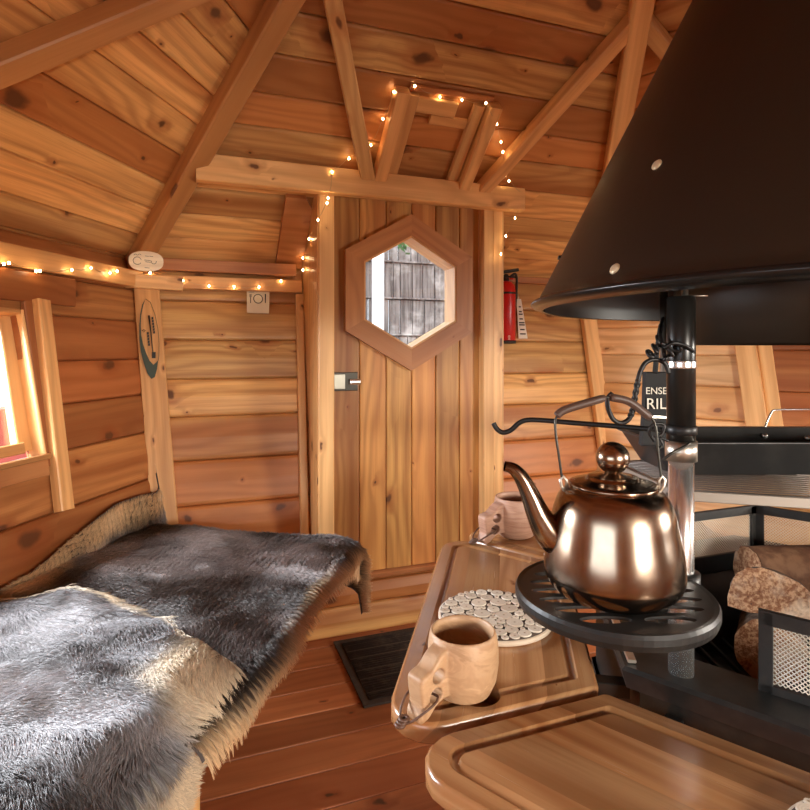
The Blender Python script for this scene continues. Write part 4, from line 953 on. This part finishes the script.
# ------------------------------------------------------------------ fire extinguisher
PW = wpt(0, .530, 1.2, .0); Y = PW.y - .055
ex = thing('fire_extinguisher', 'red fire extinguisher on the wall right of the door', 'fire extinguisher', (1.292, Y, 1.075))
o = (1.292, Y, 0)
mb = MB(); mb.lathe([(.001, 1.082), (.038, 1.082), (.042, 1.088), (.042, 1.315), (.038, 1.335), (.026, 1.350), (.015, 1.355), (.001, 1.355)], 36, o, caps=(False, False)); mb.build('cylinder', M['red'], ex)
mb = MB(); mb.lathe([(.044, 1.078), (.044, 1.092), (.0425, 1.092)], 36, o); mb.build('base_ring', M['ink'], ex); mb = MB(); mb.lathe([(.0425, 1.296), (.0432, 1.297), (.0432, 1.304), (.0425, 1.305)], 36, o, caps=(False, False)); mb.build('clamp_band', M['ink'], ex)
mb = MB(); mb.lathe([(.013, 1.352), (.013, 1.375), (.010, 1.385), (.001, 1.388)], 20, o); mb.beam(Vector((1.265, Y - .01, 1.392)), Vector((1.340, Y - .02, 1.405)), .024, .014); mb.beam(Vector((1.270, Y - .01, 1.376)), Vector((1.330, Y - .02, 1.372)), .014, .007)
mb.tube(catmull([(1.300, Y - .02, 1.37), (1.320, Y - .03, 1.385), (1.335, Y - .02, 1.36), (1.338, Y - .01, 1.30), (1.335, Y, 1.2), (1.336, Y, 1.11)], 6), .006, 8); mb.build('valve', M['ink'], ex)
mb = MB(); mb.lathe([(.010, 1.36), (.010, 1.366)], 16, (1.307, Y - .022, .0)); mb.build('gauge', M['red'], ex)
mb = MB()
for k, w in enumerate((.007, .004, .008, .005)): mb.box((1.285 - w, Y - .0432, 1.096 + k * .005), (1.285 + w * .7, Y - .0418, 1.0985 + k * .005), ch=.0003)
mb.build('printing', M['white'], ex)
PWt = wpt(0, .598, 1.2, .012)
tg = thing('inspection_tag', 'narrow cream inspection tag hanging beside the fire extinguisher', 'tag', (1.40, PWt.y, 1.2))
tn = wN(0); Ux = Vector((1, 0, 0)); Vz = tn.cross(Ux) * -1; Vz = Vz if Vz.z > 0 else -Vz
T0 = wpt(0, .590, 1.20, .016)
mb = MB(); mb.prism([(-.022, -.10), (.024, -.10), (.012, .085), (-.012, .085)], T0, Ux, Vz, tn, .002); mb.build('card', M['white'], tg)
mb = MB(); 
for k, (z, w) in enumerate(((-.082, .016), (-.062, .013), (-.040, .016), (-.030, .016), (-.012, .010), (.010, .011), (.022, .008), (.045, .006))): mb.prism([(-w * .8, z), (w, z), (w, z + .006), (-w * .8, z + .006)], T0 + tn * .002, Ux, Vz, tn, .0006)
mb.build('printing', M['ink'], tg)
mb = MB(); mb.tube([T0 + Vz * .085, T0 + Vz * .11], .003, 8); mb.build('nail', M['nickel'], tg)

# ------------------------------------------------------------------ signs
# oval plaque on the corner block
op = thing('oval_plaque', 'small oval wood slice plaque resting on the corner block', 'plaque', wpt(0, -.95, 1.36, .075))
O = wpt(0, -.962, 1.357, .155); N0 = (CAM + Vector((0, 0, .1)) - O).normalized(); X0 = Vector((-N0.y, N0.x, 0)).normalized(); X0 = X0 if X0.x > 0 else -X0; Y0 = N0.cross(X0); Y0 = Y0 if Y0.z > 0 else -Y0
def oval(rx, ry, n=36): return [(rx * math.copysign(abs(math.cos(q)) ** .8, math.cos(q)), ry * math.copysign(abs(math.sin(q)) ** .8, math.sin(q))) for q in [2 * PI * i / n for i in range(n)]]
mb = MB(); mb.prism(oval(.055, .034), O, X0, Y0, -N0, .012, rn=(.3, .6)); mb.build('slab', M['slice'], op)
mb = MB(); 
def arcp(cx, cy, r, a0, a1, n=12): return [O + X0 * (cx + r * math.cos(rad(a0 + (a1 - a0) * i / n))) + Y0 * (cy + r * math.sin(rad(a0 + (a1 - a0) * i / n))) + N0 * .0008 for i in range(n + 1)]
mb.tube(arcp(-.028, .0, .013, 20, 330), .0009, 5); mb.tube(arcp(.024, 0.0, .008, 160, 380), .0009, 5); mb.tube(arcp(-.033, .016, .006, 20, 160), .0008, 5); mb.tube(arcp(-.021, .018, .005, 20, 160), .0008, 5)
for cx, cy, w in ((.002, .018, .006), (.016, .018, .006), (.004, .004, .010), (.006, -.002, .009), (.003, -.022, .008)): mb.tube([O + X0 * (cx - w) + Y0 * cy + N0 * .0008, O + X0 * (cx + w) + Y0 * (cy - .001) + N0 * .0008], .0008, 5)
mb.build('burned_writing', M['ink'], op)
# oval emblem on the corner post
em = thing('oval_emblem', 'tall oval dark green emblem on the corner post', 'emblem', wpt(0, -.955, 1.09, .05))
def ept(x, y, o=0.0): return on_plane(x, y, wpt(0, -.95, 1.09, .0405 + o), wN(0))
bx = lambda zx, zy: (120 + zx / 6.75, 280 + zy / 6.75)
outer = [(172, 128), (150, 165), (136, 230), (130, 310), (130, 400), (140, 480), (160, 560), (185, 630), (212, 668), (235, 655), (250, 600), (258, 540), (246, 555), (225, 572), (200, 545), (175, 490), (155, 430), (143, 370), (140, 310), (143, 240), (157, 170)]
mb = MB(); f_ = [mb.add(ept(*bx(*p), .0015)) for p in outer]; b_ = [mb.add(ept(*bx(*p), 0)) for p in outer]; mb.face(f_); mb.face(b_[::-1]); n = len(outer)
for k in range(n): mb.face((f_[k], b_[k], b_[(k + 1) % n], f_[(k + 1) % n]))
mb.build('crescent', M['green'], em)
mb = MB(); mb.tube([ept(*bx(*p), .001) for p in ((172, 128), (205, 150), (235, 230), (256, 330), (264, 430), (262, 510), (258, 545))], .0008, 5); mb.build('outline', M['green'], em)
mb = MB(); mb.tube([ept(*bx(*p), .001) for p in ((195, 240), (205, 320), (213, 400), (222, 490))], [.003, .0022, .0018, .0016], 6)
a = ept(*bx(228, 505), .001); mb.beam(a + UP * .010, a - UP * .012, .012, .003, up=wN(0), ch=.0005)
for k in range(6): p = ept(*bx(219 + k * 2.2, 258 + k * 19), .001); mb.beam(p + UP * .0045, p - UP * .0045, .006, .001, up=wN(0), ch=.0003)
for k in range(5): p = ept(*bx(188 + k * 2, 360 + k * 19), .001); mb.beam(p + UP * .0045, p - UP * .0045, .006, .001, up=wN(0), ch=.0003)
mb.tube([ept(*bx(*p), .001) for p in ((148, 345), (160, 335), (172, 340), (158, 352))], .0012, 5)
mb.build('emblem_marks', M['ink'], em)
# dining card sticker
cdp = thing('dining_sign', 'small square cream card with plate, fork and knife symbols', 'sign', wpt(0, -.573, 1.24, .02))
def cpt(x, y, o=0.0): return on_plane(x, y, wpt(0, -.573, 1.24, .016 + o), wN(0))
q4 = [cpt(246.8, 290.8), cpt(269.5, 290.8), cpt(269, 313.5), cpt(247, 312.5)]; mb = MB(); mb.loops([q4, [p - wN(0) * .006 for p in q4]], smooth=False); mb.build('card', M['card'], cdp)
mb = MB(); c0 = cpt(258.1, 298.8, .0008); e1 = (cpt(262.5, 298.8, .0008) - c0).length; ux = (cpt(262.5, 298.8, .0008) - c0).normalized(); uz = wN(0).cross(ux); 
mb.tube([c0 + ux * (e1 * math.cos(q)) + uz * (e1 * 1.05 * math.sin(q)) for q in [2 * PI * i / 28 for i in range(28)]], .0016, 6, closed=True)
mb.tube([cpt(265.4, 294, .001), cpt(265.4, 303, .001)], [.0024, .0016], 6); mb.tube([cpt(250.6, 294.5, .001), cpt(250.6, 303, .001)], [.0010, .0014], 6)
for dx in (-.9, 0, .9): mb.tube([cpt(250.6 + dx, 294, .001), cpt(250.6 + dx, 297, .001)], .0006, 4)
mb.tube([cpt(248.5, 292.2, .001), cpt(254, 292.2, .001)], .0006, 4); mb.build('symbols', M['ink'], cdp)

# ------------------------------------------------------------------ string lights
sl = thing('string_lights', 'warm fairy lights strung along the eaves and around the door head', 'string lights', wpt(0, -.5, 1.33, .05))
def bl_wall(az, pts, off): return [on_plane(x, y, wpt(az, 0, 1.3, off), wN(az)) for x, y in pts]
def bl_roof(pts, off=.01): return [on_plane(x, y, rpt(0, 0, .4, off), rN(0)) for x, y in pts]
g1 = bl_wall(-60, [(-12, 263), (4, 264), (9, 263), (36, 271), (40, 271), (72, 270), (91, 268), (110, 273), (117, 271)], .052)
g2 = bl_wall(0, [(131, 275), (150, 273), (183, 280.5), (209, 286), (234, 287), (259, 287), (281, 281)], .047)
g3 = [on_plane(x, y, (.392, 2.2, 1.5), Vector((1, 0, 0))) for x, y in [(303, 270), (303, 258), (309, 239), (318, 220), (327, 203)]] + [on_plane(x, y, (0, 1.94, 0), Vector((0, 1, 0))) for x, y in [(328, 198), (332, 172)]]
g4 = bl_roof([(349, 158.5), (371, 145), (383, 119), (394, 92)], .02) + bl_roof([(415, 86), (440, 97), (462, 100)], .012) + bl_roof([(486, 103)], .07) + bl_roof([(497, 124), (501, 142), (503, 152), (504, 169), (509, 181)], .03) + [on_plane(x, y, (0, 1.95, 0), Vector((0, 1, 0))) for x, y in [(523, 195), (515, 218), (506, 236), (501, 254)]]
allp = g1 + g2 + g3 + g4
mb = MB(); wp = []
for k, p in enumerate(allp):
    wp.append(p + UP * .004)
    if k + 1 < len(allp) and (allp[k + 1] - p).length > .02: wp.append((p + allp[k + 1]) / 2 - UP * .004 + Vector((random.uniform(-.004, .004), 0, 0)))
mb.tube(wp, .0007, 5); mb.build('wire', M['wire'], sl)
b0 = None
for k, p in enumerate(allp):
    if b0 is None:
        mb = MB(); mb.lathe([(.0003, -.0045), (.002, -.003), (.0028, 0), (.002, .003), (.0003, .0045)], 10, caps=(False, False)); b0 = mb.build('bulb', M['bulb'], sl, off=(0, 0, 0)); b = b0
    else: b = b0.copy(); COL.objects.link(b); b.parent = sl
    b.location = p - sl.location
